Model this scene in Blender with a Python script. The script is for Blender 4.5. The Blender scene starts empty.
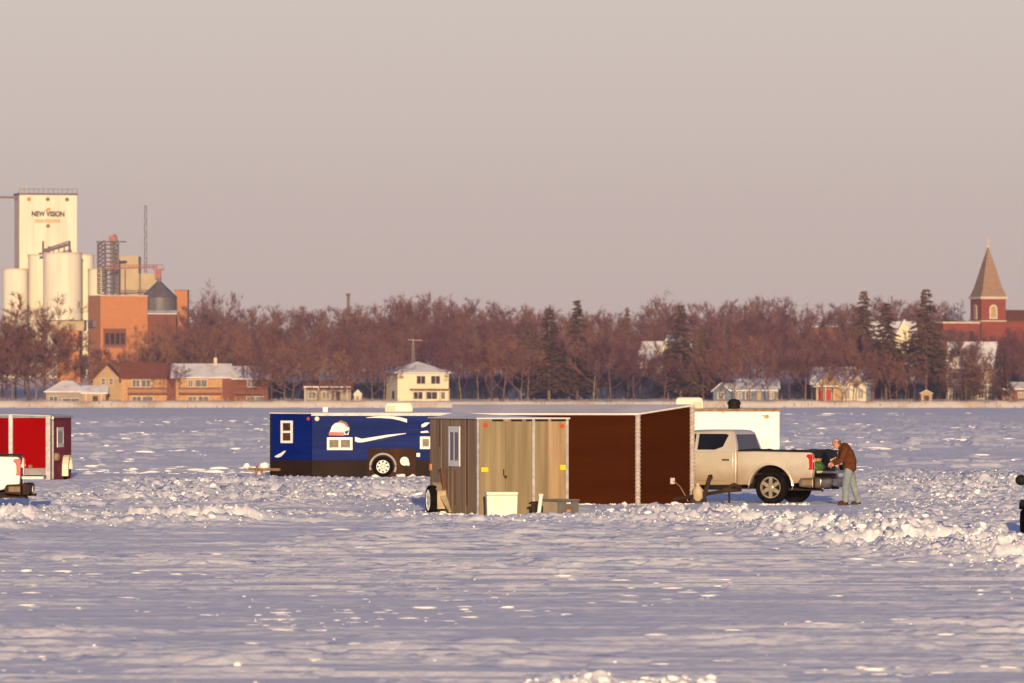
import bpy, bmesh, math, random
import numpy as np
from mathutils import Vector, Matrix, Quaternion

R = math.radians
F = 6560.0          # focal length in pixels
HY = 395.7          # image row of the horizon
CAMZ = 2.617        # eye height over the ice
scene = bpy.context.scene
COL = scene.collection
rnd = random.Random(7)


def P(px, py, Y):
    return Vector(((px - 512) * Y / F, Y, CAMZ - (py - HY) * Y / F))


def gx(px, Y):
    return (px - 512) * Y / F


def gz(py, Y):
    return CAMZ - (py - HY) * Y / F


# ------------------------------------------------------------------ materials
def lin(r, g, b):
    f = lambda c: (c / 255 / 12.92) if c / 255 < 0.04045 else ((c / 255 + 0.055) / 1.055) ** 2.4
    return (f(r), f(g), f(b))


def mat(name, c1, c2=None, rough=0.7, scale=3.0, stretch=(1, 1, 1), metallic=0.0, bump=0.0, bscale=None,
        detail=5, lo=0.35, hi=0.65, spec=0.15, rand=0.0, coat=0.0):
    m = bpy.data.materials.new(name)
    m.use_nodes = True
    nt = m.node_tree
    b = nt.nodes['Principled BSDF']
    b.inputs['Roughness'].default_value = rough
    b.inputs['Metallic'].default_value = metallic
    b.inputs['Specular IOR Level'].default_value = spec
    if coat:
        b.inputs['Coat Weight'].default_value = coat
        b.inputs['Coat Roughness'].default_value = 0.15
    c2 = c2 or tuple(x * 0.8 for x in c1)
    tc = nt.nodes.new('ShaderNodeTexCoord')
    mp = nt.nodes.new('ShaderNodeMapping')
    mp.inputs['Scale'].default_value = stretch
    nt.links.new(tc.outputs['Object'], mp.inputs['Vector'])
    nz = nt.nodes.new('ShaderNodeTexNoise')
    nz.inputs['Scale'].default_value = scale
    nz.inputs['Detail'].default_value = detail
    nt.links.new(mp.outputs['Vector'], nz.inputs['Vector'])
    rp = nt.nodes.new('ShaderNodeValToRGB')
    rp.color_ramp.elements[0].position = lo
    rp.color_ramp.elements[1].position = hi
    rp.color_ramp.elements[0].color = (*c2, 1)
    rp.color_ramp.elements[1].color = (*c1, 1)
    nt.links.new(nz.outputs['Fac'], rp.inputs['Fac'])
    out = rp.outputs['Color']
    if rand:
        oi = nt.nodes.new('ShaderNodeObjectInfo')
        mr = nt.nodes.new('ShaderNodeMapRange')
        mr.inputs['To Min'].default_value = 1 - rand
        mr.inputs['To Max'].default_value = 1 + rand
        nt.links.new(oi.outputs['Random'], mr.inputs['Value'])
        hs = nt.nodes.new('ShaderNodeHueSaturation')
        nt.links.new(mr.outputs['Result'], hs.inputs['Value'])
        mr2 = nt.nodes.new('ShaderNodeMapRange')
        mr2.inputs['To Min'].default_value = 0.5 - rand * 0.06
        mr2.inputs['To Max'].default_value = 0.5 + rand * 0.06
        nt.links.new(oi.outputs['Random'], mr2.inputs['Value'])
        nt.links.new(mr2.outputs['Result'], hs.inputs['Hue'])
        nt.links.new(out, hs.inputs['Color'])
        out = hs.outputs['Color']
    nt.links.new(out, b.inputs['Base Color'])
    if bump:
        n2 = nt.nodes.new('ShaderNodeTexNoise')
        n2.inputs['Scale'].default_value = bscale or scale * 3
        n2.inputs['Detail'].default_value = 6
        nt.links.new(mp.outputs['Vector'], n2.inputs['Vector'])
        bp = nt.nodes.new('ShaderNodeBump')
        bp.inputs['Strength'].default_value = bump
        bp.inputs['Distance'].default_value = 0.05
        nt.links.new(n2.outputs['Fac'], bp.inputs['Height'])
        nt.links.new(bp.outputs['Normal'], b.inputs['Normal'])
    return m


def add_laps(m, period, depth=0.35):
    """horizontal lap siding: a narrow groove every `period` metres"""
    nt = m.node_tree
    b = nt.nodes['Principled BSDF']
    tc = nt.nodes.new('ShaderNodeTexCoord')
    sp = nt.nodes.new('ShaderNodeSeparateXYZ')
    nt.links.new(tc.outputs['Object'], sp.inputs[0])
    dv = nt.nodes.new('ShaderNodeMath'); dv.operation = 'DIVIDE'; dv.inputs[1].default_value = period
    nt.links.new(sp.outputs['Z'], dv.inputs[0])
    fr = nt.nodes.new('ShaderNodeMath'); fr.operation = 'FRACT'
    nt.links.new(dv.outputs[0], fr.inputs[0])
    mr = nt.nodes.new('ShaderNodeMapRange')
    mr.inputs['From Min'].default_value = 0.0; mr.inputs['From Max'].default_value = 0.16
    nt.links.new(fr.outputs[0], mr.inputs['Value'])
    bp = nt.nodes.new('ShaderNodeBump')
    bp.inputs['Strength'].default_value = depth
    bp.inputs['Distance'].default_value = 0.012
    nt.links.new(mr.outputs['Result'], bp.inputs['Height'])
    old = b.inputs['Normal'].links
    if old:
        nt.links.new(old[0].from_socket, bp.inputs['Normal'])
    nt.links.new(bp.outputs['Normal'], b.inputs['Normal'])


def brick_mat(name, c1, c2, mortar, sc=2.0):
    m = mat(name, c1)
    nt = m.node_tree
    b = nt.nodes['Principled BSDF']
    br = nt.nodes.new('ShaderNodeTexBrick')
    br.inputs['Color1'].default_value = (*c1, 1)
    br.inputs['Color2'].default_value = (*c2, 1)
    br.inputs['Mortar'].default_value = (*mortar, 1)
    br.inputs['Scale'].default_value = sc
    tc = nt.nodes.new('ShaderNodeTexCoord')
    mp = nt.nodes.new('ShaderNodeMapping')
    mp.inputs['Rotation'].default_value = (R(90), 0, 0)
    nt.links.new(tc.outputs['Object'], mp.inputs['Vector'])
    nt.links.new(mp.outputs['Vector'], br.inputs['Vector'])
    nt.links.new(br.outputs['Color'], b.inputs['Base Color'])
    b.inputs['Roughness'].default_value = 0.9
    return m


M = {}


def setup_mats():
    M['snow'] = mat('snow', (0.88, 0.85, 0.86), (0.82, 0.80, 0.83), rough=0.75, scale=0.8, stretch=(1, .6, 1), bump=0.8, bscale=4.5, spec=0.1)
    M['snow_chunk'] = mat('snow_chunk', (0.84, 0.83, 0.83), (0.80, 0.79, 0.80), rough=0.6, scale=4, bump=0.4, bscale=14, spec=0.25)
    M['shore'] = mat('shore_ground', (0.84, 0.73, 0.63), (0.66, 0.48, 0.34), rough=0.9, scale=0.16, stretch=(1, 1, 1), lo=0.30, hi=0.50, bump=0.3, bscale=1.0)
    M['reed'] = mat('dry_reed', (0.40, 0.28, 0.18), (0.26, 0.17, 0.10), rough=0.9, scale=0.3)
    # shelters
    M['grey_ply'] = mat('weathered_panel', (0.275, 0.215, 0.128), (0.155, 0.115, 0.066), rough=0.8, scale=2.2, stretch=(3.2, 3.2, 0.16), lo=0.25, hi=0.68, bump=0.15, bscale=9, detail=7)
    M['grey_ply2'] = mat('weathered_panel_side', (0.37, 0.26, 0.145), (0.19, 0.115, 0.062), rough=0.8, scale=2.0, stretch=(2.6, 2.6, 0.14), lo=0.28, hi=0.66, bump=0.15, bscale=9, detail=7)
    M['rust'] = mat('rust_streak', (0.17, 0.055, 0.02), (0.24, 0.10, 0.04), rough=0.9, scale=6, stretch=(1, 1, 0.2))
    M['galv'] = mat('galvanised_metal', (0.36, 0.34, 0.34), (0.25, 0.23, 0.23), rough=0.45, metallic=0.3, scale=8)
    M['brown'] = mat('brown_siding', (0.045, 0.0100, 0.0003), (0.036, 0.0075, 0.0002), spec=0.01, rough=0.8, scale=1.3, stretch=(0.4, 0.4, 2.5), bump=0.1)
    M['trim_w'] = mat('white_trim', (0.68, 0.63, 0.60), (0.48, 0.43, 0.40), rough=0.6, scale=7, stretch=(1, 1, 1))
    M['trim_cor'] = mat('corrugated_trim', (0.50, 0.44, 0.40), (0.30, 0.25, 0.22), rough=0.6, scale=14, stretch=(0.5, 0.5, 2.0), lo=0.3, hi=0.7)
    M['roof_grey'] = mat('roof_rubber', (0.66, 0.62, 0.64), (0.52, 0.49, 0.52), rough=0.8, scale=0.8)
    M['blue'] = mat('blue_siding', (0.016, 0.028, 0.140), (0.010, 0.019, 0.098), spec=0.05, rough=0.8, scale=1.0, stretch=(0.3, 0.3, 3))
    M['blue_deep'] = mat('blue_nose_siding', (0.0015, 0.013, 0.15), (0.001, 0.010, 0.11), spec=0.02, rough=0.8, scale=1.0)
    M['dark_brown'] = mat('dark_brown_panel', (0.022, 0.009, 0.004), (0.012, 0.005, 0.003), rough=0.7, scale=1.6, stretch=(1, 1, 0.4))
    M['mid_brown'] = mat('brown_wheel_panel', (0.048, 0.017, 0.005), (0.020, 0.008, 0.003), rough=0.7, scale=2.0, stretch=(1, 1, 0.3))
    M['white'] = mat('white_paint', (0.80, 0.79, 0.74), (0.74, 0.72, 0.66), rough=0.5, scale=1.5)
    M['cream'] = mat('cream_plastic', (0.76, 0.72, 0.60), (0.68, 0.63, 0.50), rough=0.5, scale=3)
    M['decal_w'] = mat('white_decal', (0.75, 0.74, 0.76), (0.66, 0.64, 0.66), rough=0.5, scale=8)
    M['decal_r'] = mat('red_decal', (0.50, 0.16, 0.14), rough=0.5)
    M['decal_b'] = mat('brown_decal', (0.25, 0.13, 0.05), rough=0.5)
    M['decal_k'] = mat('dark_decal', (0.01, 0.015, 0.04), rough=0.5)
    M['red'] = mat('red_siding', (0.315, 0.0006, 0.0004), (0.29, 0.0005, 0.0004), spec=0.01, rough=0.8, scale=1.0)
    M['maroon'] = mat('maroon_siding', (0.27, 0.026, 0.034), (0.21, 0.019, 0.025), rough=0.8, scale=1.2, stretch=(1, 1, .4))
    M['silver'] = mat('silver_panel', (0.45, 0.42, 0.40), (0.34, 0.31, 0.29), rough=0.5, metallic=0.2, scale=3)
    M['glass'] = mat('window_glass', (0.10, 0.05, 0.03), (0.03, 0.02, 0.018), rough=0.15, scale=6, spec=0.6)
    M['glass_k'] = mat('tinted_glass', (0.008, 0.008, 0.010), (0.005, 0.005, 0.006), rough=0.05, scale=2, spec=0.5)
    M['rubber'] = mat('tyre_rubber', (0.006, 0.0045, 0.0035), (0.012, 0.009, 0.007), rough=0.95, spec=0.0, scale=8)
    M['rim'] = mat('alloy_rim', (0.48, 0.41, 0.32), (0.30, 0.25, 0.19), rough=0.35, metallic=0.5, scale=5)
    M['matte'] = mat('black_liner', (0.006, 0.004, 0.003), (0.010, 0.007, 0.005), rough=0.95, spec=0.0, scale=6)
    M['black'] = mat('black_plastic', (0.010, 0.009, 0.009), (0.016, 0.014, 0.013), spec=0.08, rough=0.6, scale=6)
    M['black_cloth'] = mat('black_vinyl', (0.014, 0.013, 0.014), (0.02, 0.018, 0.02), rough=0.75, scale=3, bump=0.3, bscale=4)
    M['chrome'] = mat('dull_chrome', (0.42, 0.33, 0.24), (0.13, 0.09, 0.055), rough=0.28, metallic=0.85, scale=2.5, lo=.3, hi=.7)
    M['truck_silver'] = mat('silver_car_paint', (0.585, 0.53, 0.445), (0.52, 0.46, 0.385), rough=0.33, metallic=0.2, scale=1.6, coat=0.4)
    M['truck_dirt'] = mat('road_grime', (0.17, 0.12, 0.075), (0.23, 0.17, 0.11), rough=0.9, scale=5, stretch=(1, 1, .5))
    add_laps(M['brown'], 0.135, 0.35)
    add_laps(M['blue'], 0.20, 0.7)
    add_laps(M['blue_deep'], 0.20, 0.7)
    # body paint that turns to road grime towards the sills (dirt that belongs to the paint)
    nt = M['truck_silver'].node_tree
    b = nt.nodes['Principled BSDF']
    src = b.inputs['Base Color'].links[0].from_socket
    tc = nt.nodes.new('ShaderNodeTexCoord')
    sp = nt.nodes.new('ShaderNodeSeparateXYZ')
    nt.links.new(tc.outputs['Object'], sp.inputs[0])
    nz = nt.nodes.new('ShaderNodeTexNoise'); nz.inputs['Scale'].default_value = 3.0; nz.inputs['Detail'].default_value = 6
    nt.links.new(tc.outputs['Object'], nz.inputs['Vector'])
    ad = nt.nodes.new('ShaderNodeMath'); ad.operation = 'MULTIPLY_ADD'
    ad.inputs[1].default_value = 0.5
    nt.links.new(nz.outputs['Fac'], ad.inputs[0]); nt.links.new(sp.outputs['Z'], ad.inputs[2])
    mr = nt.nodes.new('ShaderNodeMapRange'); mr.interpolation_type = 'SMOOTHSTEP'
    mr.inputs['From Min'].default_value = 0.75; mr.inputs['From Max'].default_value = 1.32
    mr.inputs['To Min'].default_value = 0.75; mr.inputs['To Max'].default_value = 0.0
    nt.links.new(ad.outputs[0], mr.inputs['Value'])
    mx = nt.nodes.new('ShaderNodeMix'); mx.data_type = 'RGBA'
    nt.links.new(mr.outputs['Result'], mx.inputs['Factor'])
    nt.links.new(src, mx.inputs['A']); mx.inputs['B'].default_value = (0.30, 0.20, 0.12, 1)
    nt.links.new(mx.outputs['Result'], b.inputs['Base Color'])
    M['truck_white'] = mat('white_car_paint', (0.76, 0.72, 0.64), (0.70, 0.66, 0.58), rough=0.35, scale=1.5, coat=0.4)
    M['tail_red'] = mat('tail_lamp_red', (0.55, 0.012, 0.012), (0.38, 0.006, 0.006), rough=0.25, scale=9, coat=0.5)
    M['amber'] = mat('amber_reflector', (0.85, 0.30, 0.02), (0.7, 0.22, 0.01), rough=0.3)
    M['yellow'] = mat('yellow_reflector', (0.85, 0.55, 0.02), (0.75, 0.46, 0.01), rough=0.3)
    M['red_lens'] = mat('red_lens', (0.55, 0.06, 0.02), rough=0.3)
    M['steel_dark'] = mat('painted_steel_dark', (0.020, 0.011, 0.007), (0.045, 0.023, 0.013), rough=0.7, scale=5)
    M['tan_steel'] = mat('rusty_tan_steel', (0.30, 0.20, 0.12), (0.16, 0.09, 0.05), rough=0.8, scale=5)
    M['tank'] = mat('cream_tank', (0.50, 0.41, 0.27), (0.36, 0.28, 0.17), rough=0.5, scale=5)
    M['bin_tan'] = mat('grey_tan_plastic', (0.31, 0.25, 0.17), (0.26, 0.21, 0.14), rough=0.6, scale=5)
    M['bin_grey'] = mat('grey_plastic', (0.135, 0.12, 0.115), (0.10, 0.09, 0.085), rough=0.6, scale=5)
    M['green'] = mat('green_cloth', (0.10, 0.19, 0.05), (0.03, 0.07, 0.025), rough=0.9, scale=9)
    M['tanbag'] = mat('tan_cloth', (0.55, 0.36, 0.16), (0.30, 0.16, 0.07), rough=0.9, scale=9)
    # person
    M['skin'] = mat('skin', (0.52, 0.24, 0.16), (0.46, 0.19, 0.12), rough=0.6, scale=9)
    M['jacket'] = mat('brown_canvas', (0.115, 0.036, 0.009), (0.075, 0.023, 0.006), rough=0.9, scale=7, bump=0.35, bscale=10)
    M['jeans'] = mat('pale_denim', (0.235, 0.27, 0.28), (0.17, 0.20, 0.21), rough=0.9, scale=7, bump=0.3, bscale=10)
    M['boot'] = mat('boot_leather', (0.07, 0.028, 0.016), (0.04, 0.018, 0.012), rough=0.7, scale=9)
    M['cap'] = mat('cap_cloth', (0.46, 0.32, 0.27), (0.20, 0.11, 0.08), rough=0.9, scale=16)
    M['hair'] = mat('hair', (0.12, 0.07, 0.04), rough=0.9)
    # shore
    M['bark'] = mat('bark', (0.20, 0.125, 0.095), (0.13, 0.08, 0.065), rough=0.95, scale=2, stretch=(1, 1, 0.3), rand=0.35)
    M['twig'] = mat('twig', (0.185, 0.078, 0.064), (0.105, 0.046, 0.048), rough=0.95, scale=0.25, rand=0.30)
    M['twig_w'] = mat('twig_warm', (0.25, 0.108, 0.070), (0.155, 0.068, 0.050), rough=0.95, scale=0.25, rand=0.25)
    M['needle'] = mat('needle', (0.21, 0.120, 0.060), (0.095, 0.060, 0.036), rough=0.95, scale=0.5, rand=0.25)
    M['shade_brush'] = mat('shade_blue_brush', (0.040, 0.044, 0.085), (0.024, 0.027, 0.055), rough=0.95, scale=0.3)  # shade among the trunks put into the colour
    M['elev'] = mat('elevator_concrete', (0.78, 0.715, 0.58), (0.62, 0.54, 0.42), rough=0.85, scale=0.55, stretch=(1, 1, 0.07), lo=.22, hi=.55)
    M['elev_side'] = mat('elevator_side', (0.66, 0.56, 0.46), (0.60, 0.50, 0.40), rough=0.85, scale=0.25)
    M['tanwall'] = mat('tan_siding', (0.52, 0.40, 0.26), (0.46, 0.35, 0.22), rough=0.85, scale=0.3)
    M['brick_o'] = brick_mat('orange_brick', (0.53, 0.205, 0.075), (0.46, 0.17, 0.06), (0.46, 0.23, 0.12), 0.7)
    M['brick_d'] = brick_mat('dark_brick', (0.22, 0.075, 0.045), (0.18, 0.06, 0.035), (0.2, 0.09, 0.06), 0.7)
    M['brick_r'] = brick_mat('red_brick', (0.27, 0.055, 0.032), (0.21, 0.042, 0.026), (0.25, 0.09, 0.06), 0.8)
    M['brick_t'] = brick_mat('tan_brick', (0.58, 0.33, 0.16), (0.48, 0.26, 0.12), (0.36, 0.20, 0.11), 0.8)
    M['spire'] = mat('spire_shingle', (0.33, 0.21, 0.14), (0.26, 0.16, 0.11), rough=0.8, scale=1, stretch=(1, 1, 2))
    M['stone'] = mat('cream_stone', (0.62, 0.52, 0.42), (0.5, 0.40, 0.32), rough=0.85, scale=1)
    M['metal_g'] = mat('grey_bin_metal', (0.17, 0.15, 0.155), (0.12, 0.105, 0.11), rough=0.5, metallic=0.2, scale=0.6, stretch=(1, 1, .2))
    M['metal_d'] = mat('dark_frame_metal', (0.20, 0.155, 0.16), (0.15, 0.115, 0.12), rough=0.7, scale=2)
    M['metal_r'] = mat('red_frame_metal', (0.42, 0.17, 0.14), (0.34, 0.13, 0.11), rough=0.7, scale=2)
    M['sign_k'] = mat('sign_black', (0.025, 0.015, 0.015), rough=0.8)
    M['sign_o'] = mat('sign_orange', (0.72, 0.26, 0.03), (0.66, 0.22, 0.03), rough=0.8)
    M['roof_snow'] = mat('roof_snow', (0.80, 0.77, 0.77), (0.60, 0.55, 0.54), rough=0.7, scale=0.5, lo=.3, hi=.5)
    M['roof_thin'] = mat('thin_roof_snow', (0.74, 0.70, 0.72), (0.50, 0.42, 0.40), rough=0.8, scale=0.35, lo=.22, hi=.5)
    M['roof_red'] = mat('red_brown_shingle', (0.24, 0.075, 0.04), (0.18, 0.06, 0.035), rough=0.9, scale=1)
    M['roof_dark'] = mat('dark_shingle', (0.07, 0.05, 0.05), (0.05, 0.035, 0.04), rough=0.9, scale=1)
    M['h_yellow'] = mat('yellow_siding', (0.76, 0.67, 0.48), (0.70, 0.61, 0.42), rough=0.8, scale=0.6, stretch=(.3, .3, 3))
    M['h_tan'] = mat('tan_house_siding', (0.44, 0.30, 0.17), (0.38, 0.25, 0.14), rough=0.8, scale=0.6, stretch=(.3, .3, 3))
    M['h_grey'] = mat('grey_house_siding', (0.34, 0.27, 0.22), (0.28, 0.22, 0.18), rough=0.8, scale=0.6, stretch=(.3, .3, 3))
    M['h_blue'] = mat('blue_grey_siding', (0.15, 0.18, 0.25), (0.12, 0.15, 0.21), rough=0.8, scale=0.6, stretch=(.3, .3, 3))
    M['shade_navy'] = mat('shaded_snow_blue', (0.035, 0.055, 0.12), (0.025, 0.04, 0.09), rough=0.8, scale=0.6)  # blue of shaded snow, put into the colour of the added shed
    M['h_white'] = mat('white_siding', (0.68, 0.60, 0.47), (0.6, 0.52, 0.40), rough=0.8, scale=0.6, stretch=(.3, .3, 3))
    M['h_red'] = mat('red_door_paint', (0.42, 0.04, 0.035), (0.36, 0.03, 0.03), rough=0.7)
    M['h_win'] = mat('house_glass', (0.022, 0.020, 0.026), (0.055, 0.045, 0.045), rough=0.2, scale=0.8, spec=.25)
    M['h_trim'] = mat('house_trim', (0.66, 0.58, 0.48), rough=0.8)
    M['wood'] = mat('balcony_wood', (0.24, 0.095, 0.06), (0.18, 0.07, 0.05), rough=0.9, scale=2)


# ------------------------------------------------------------------ mesh builder
class MB:
    def __init__(s):
        s.v = []
        s.f = []

    def add(s, vs, fs):
        o = len(s.v)
        s.v.extend([tuple(v) for v in vs])
        s.f.extend([tuple(i + o for i in f) for f in fs])
        return s

    def prism(s, pts, vec):
        n = len(pts)
        vec = Vector(vec)
        a = [Vector(p) for p in pts]
        b = [p + vec for p in a]
        fs = [tuple(range(n - 1, -1, -1)), tuple(range(n, 2 * n))]
        fs += [(i, (i + 1) % n, n + (i + 1) % n, n + i) for i in range(n)]
        return s.add(a + b, fs)

    def box(s, x0, x1, y0, y1, z0, z1):
        return s.prism([(x0, y0, z0), (x1, y0, z0), (x1, y1, z0), (x0, y1, z0)], (0, 0, z1 - z0))

    def loft(s, rings, cap=True):
        n = len(rings[0])
        vs = [p for r in rings for p in r]
        fs = []
        for k in range(len(rings) - 1):
            for i in range(n):
                fs.append((k * n + i, k * n + (i + 1) % n, (k + 1) * n + (i + 1) % n, (k + 1) * n + i))
        if cap:
            fs.append(tuple(range(n - 1, -1, -1)))
            fs.append(tuple(range((len(rings) - 1) * n, len(rings) * n)))
        return s.add(vs, fs)

    def tube(s, pts, rad, n=8, cap=True):
        pts = [Vector(p) for p in pts]
        if not hasattr(rad, '__len__'):
            rad = [rad] * len(pts)
        rings = []
        for i, p in enumerate(pts):
            d = (pts[min(i + 1, len(pts) - 1)] - pts[max(i - 1, 0)]).normalized()
            u = d.cross(Vector((0, 0, 1)))
            if u.length < 1e-3:
                u = d.cross(Vector((1, 0, 0)))
            u.normalize()
            w = d.cross(u)
            rings.append([p + (u * math.cos(t) + w * math.sin(t)) * rad[i] for t in [2 * math.pi * k / n for k in range(n)]])
        return s.loft(rings, cap)

    def lathe(s, c, axis, prof, n=24):
        """prof = [(offset along the axis, radius)] closed with caps"""
        c = Vector(c)
        d = Vector(axis).normalized()
        u = d.cross(Vector((0, 0, 1)))
        if u.length < 1e-3:
            u = Vector((1, 0, 0))
        u.normalize()
        w = d.cross(u)
        rings = [[c + d * o + (u * math.cos(t) + w * math.sin(t)) * r for t in [2 * math.pi * k / n for k in range(n)]] for o, r in prof]
        return s.loft(rings, True)

    def capsule(s, a, b, ra, rb, n=14, m=5):
        a, b = Vector(a), Vector(b)
        d = b - a
        L = d.length
        d = d.normalized() if L > 1e-6 else Vector((0, 0, 1))
        prof = [(-ra * math.cos(k * math.pi / 2 / m), max(ra * math.sin(k * math.pi / 2 / m), ra * 0.02)) for k in range(m + 1)]
        prof += [(L + rb * math.sin(k * math.pi / 2 / m), max(rb * math.cos(k * math.pi / 2 / m), rb * 0.02)) for k in range(0, m + 1)]
        return s.lathe(a, d, prof, n)

    def ell(s, c, rx, ry, rz, n=16, m=10, rot=None):
        c = Vector(c)
        rings = []
        for k in range(m + 1):
            t = math.pi * k / m
            r = max(math.sin(t), 0.02)
            ring = []
            for i in range(n):
                a = 2 * math.pi * i / n
                v = Vector((rx * r * math.cos(a), ry * r * math.sin(a), -rz * math.cos(t)))
                if rot:
                    v = rot @ v
                ring.append(c + v)
            rings.append(ring)
        return s.loft(rings, True)

    def fbox(s, O, u, n, u0, u1, z0, z1, d0, d1):
        O, u, n = Vector(O), Vector(u), Vector(n)
        pts = [O + u * a + n * d0 + Vector((0, 0, z)) for a, z in ((u0, z0), (u1, z0), (u1, z1), (u0, z1))]
        return s.prism(pts, n * (d1 - d0))

    def fpoly(s, O, u, n, pts, d0, d1):
        O, u, n = Vector(O), Vector(u), Vector(n)
        return s.prism([O + u * a + n * d0 + Vector((0, 0, z)) for a, z in pts], n * (d1 - d0))

    def build(s, name, m, parent=None, smooth=False, bevel=0.0, loc=None, segs=2, fixn=True):
        me = bpy.data.meshes.new(name)
        me.from_pydata(s.v, [], s.f)
        if fixn:
            bm = bmesh.new()
            bm.from_mesh(me)
            bmesh.ops.recalc_face_normals(bm, faces=bm.faces)
            bm.to_mesh(me)
            bm.free()
        me.materials.append(m)
        if smooth:
            me.shade_smooth()
            me.set_sharp_from_angle(angle=R(40))
        o = bpy.data.objects.new(name, me)
        COL.objects.link(o)
        if parent:
            o.parent = parent
        if loc is not None:
            o.location = loc
        if bevel:
            b = o.modifiers.new('bev', 'BEVEL')
            b.width = bevel
            b.segments = segs
            b.limit_method = 'ANGLE'
            b.angle_limit = R(40)
        return o


def np_mesh(name, verts, faces, m, smooth=True):
    me = bpy.data.meshes.new(name)
    k = faces.shape[1]
    me.vertices.add(len(verts))
    me.vertices.foreach_set('co', verts.astype(np.float32).ravel())
    me.loops.add(faces.size)
    me.loops.foreach_set('vertex_index', faces.astype(np.int32).ravel())
    me.polygons.add(len(faces))
    me.polygons.foreach_set('loop_start', np.arange(0, faces.size, k, dtype=np.int32))
    me.polygons.foreach_set('loop_total', np.full(len(faces), k, dtype=np.int32))
    me.polygons.foreach_set('use_smooth', np.full(len(faces), smooth, dtype=bool))
    me.update(calc_edges=True)
    me.validate()
    me.materials.append(m)
    o = bpy.data.objects.new(name, me)
    COL.objects.link(o)
    return o


def tag(o, label=None, cat=None, group=None, kind=None):
    if label:
        o['label'] = label
    if cat:
        o['category'] = cat
    if group:
        o['group'] = group
    if kind:
        o['kind'] = kind
    return o


def thing(name, label, cat, loc=(0, 0, 0), rz=0.0, group=None):
    o = bpy.data.objects.new(name, None)
    COL.objects.link(o)
    o.location = loc
    o.rotation_euler = (0, 0, rz)
    o.empty_display_size = 0.3
    return tag(o, label, cat, group)


# ------------------------------------------------------------------ noise
def _hash(ix, iy, seed):
    n = (ix.astype(np.int64) * 374761393 + iy.astype(np.int64) * 668265263 + seed * 982451653) & 0x7fffffff
    n = ((n ^ (n >> 13)) * 1274126177) & 0x7fffffff
    n = ((n ^ (n >> 16)) * 2246822519) & 0x7fffffff
    return (n & 0xffff) / 65535.0


def vnoise(x, y, seed=0):
    ix, iy = np.floor(x), np.floor(y)
    fx, fy = x - ix, y - iy
    fx = fx * fx * fx * (fx * (fx * 6 - 15) + 10)
    fy = fy * fy * fy * (fy * (fy * 6 - 15) + 10)
    a, b = _hash(ix, iy, seed), _hash(ix + 1, iy, seed)
    c, d = _hash(ix, iy + 1, seed), _hash(ix + 1, iy + 1, seed)
    return (a * (1 - fx) + b * fx) * (1 - fy) + (c * (1 - fx) + d * fx) * fy


def fbm(x, y, seed=0, oct=4):
    t, a, s = 0.0, 0.5, 0.0
    for k in range(oct):
        t = t + a * vnoise(x * 2 ** k + 17.3 * k, y * 2 ** k - 9.1 * k, seed + k)
        s += a
        a *= 0.5
    return t / s


def sstep(a, b, x):
    t = np.clip((x - a) / (b - a), 0, 1)
    return t * t * (3 - 2 * t)


# ------------------------------------------------------------------ snow
def rubble(X, Y):
    """how broken the snow is at a place on the ice (0..1) and how high it is piled"""
    Yc = np.maximum(Y, 40.0)
    s = F / Yc
    px = 512 + X * s
    py = HY + CAMZ * s
    wob = (vnoise(px / 60, py * 0, 91) - 0.5)
    # ploughed berm running to the lower right
    c = np.interp(px, [430, 560, 700, 830, 940, 1024, 1150], [521, 517, 520, 534, 548, 556, 570]) + 6 * wob
    a = np.exp(-((py - c) / np.interp(px, [430, 600, 700, 800, 1024], [5, 8, 10, 12, 13])) ** 2) * sstep(380, 470, px) * np.interp(px, [430, 570, 660], [0.5, 0.55, 1.0])
    # ridge on the left
    c2 = np.interp(px, [-100, 0, 150, 300, 430], [523, 524, 522, 518, 514]) + 4 * wob
    a2 = np.exp(-((py - c2) / 4.5) ** 2) * (1 - sstep(400, 470, px)) * (0.55 + 0.6 * vnoise(px / 45, py * 0, 5))
    # churned snow between the shelters
    b = sstep(474, 486, py) * (1 - sstep(500, 512, py)) * sstep(60, 150, px) * (1 - sstep(455, 520, px))
    b2 = sstep(468, 480, py) * (1 - sstep(512, 540, py)) * sstep(815, 900, px) * (0.55 + 0.6 * vnoise(px / 50, py / 10, 8))
    b3 = np.exp(-((py - 499) / 10) ** 2) * (1 - sstep(90, 150, px)) * 0.6
    # foreground lumps
    fcl = np.exp(-((py - 683) / 4.0) ** 2) * sstep(515, 545, px) * (1 - sstep(700, 722, px))
    m = np.clip(np.maximum.reduce([a, a2 * 0.9, b * 0.75, b2 * 0.8, b3, fcl * 0.42]), 0, 1)
    pile = a * np.interp(px, [430, 600, 760, 900], [0.05, 0.07, 0.12, 0.17]) + a2 * 0.12 + b * 0.03 + b2 * 0.05
    return m, pile


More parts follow.
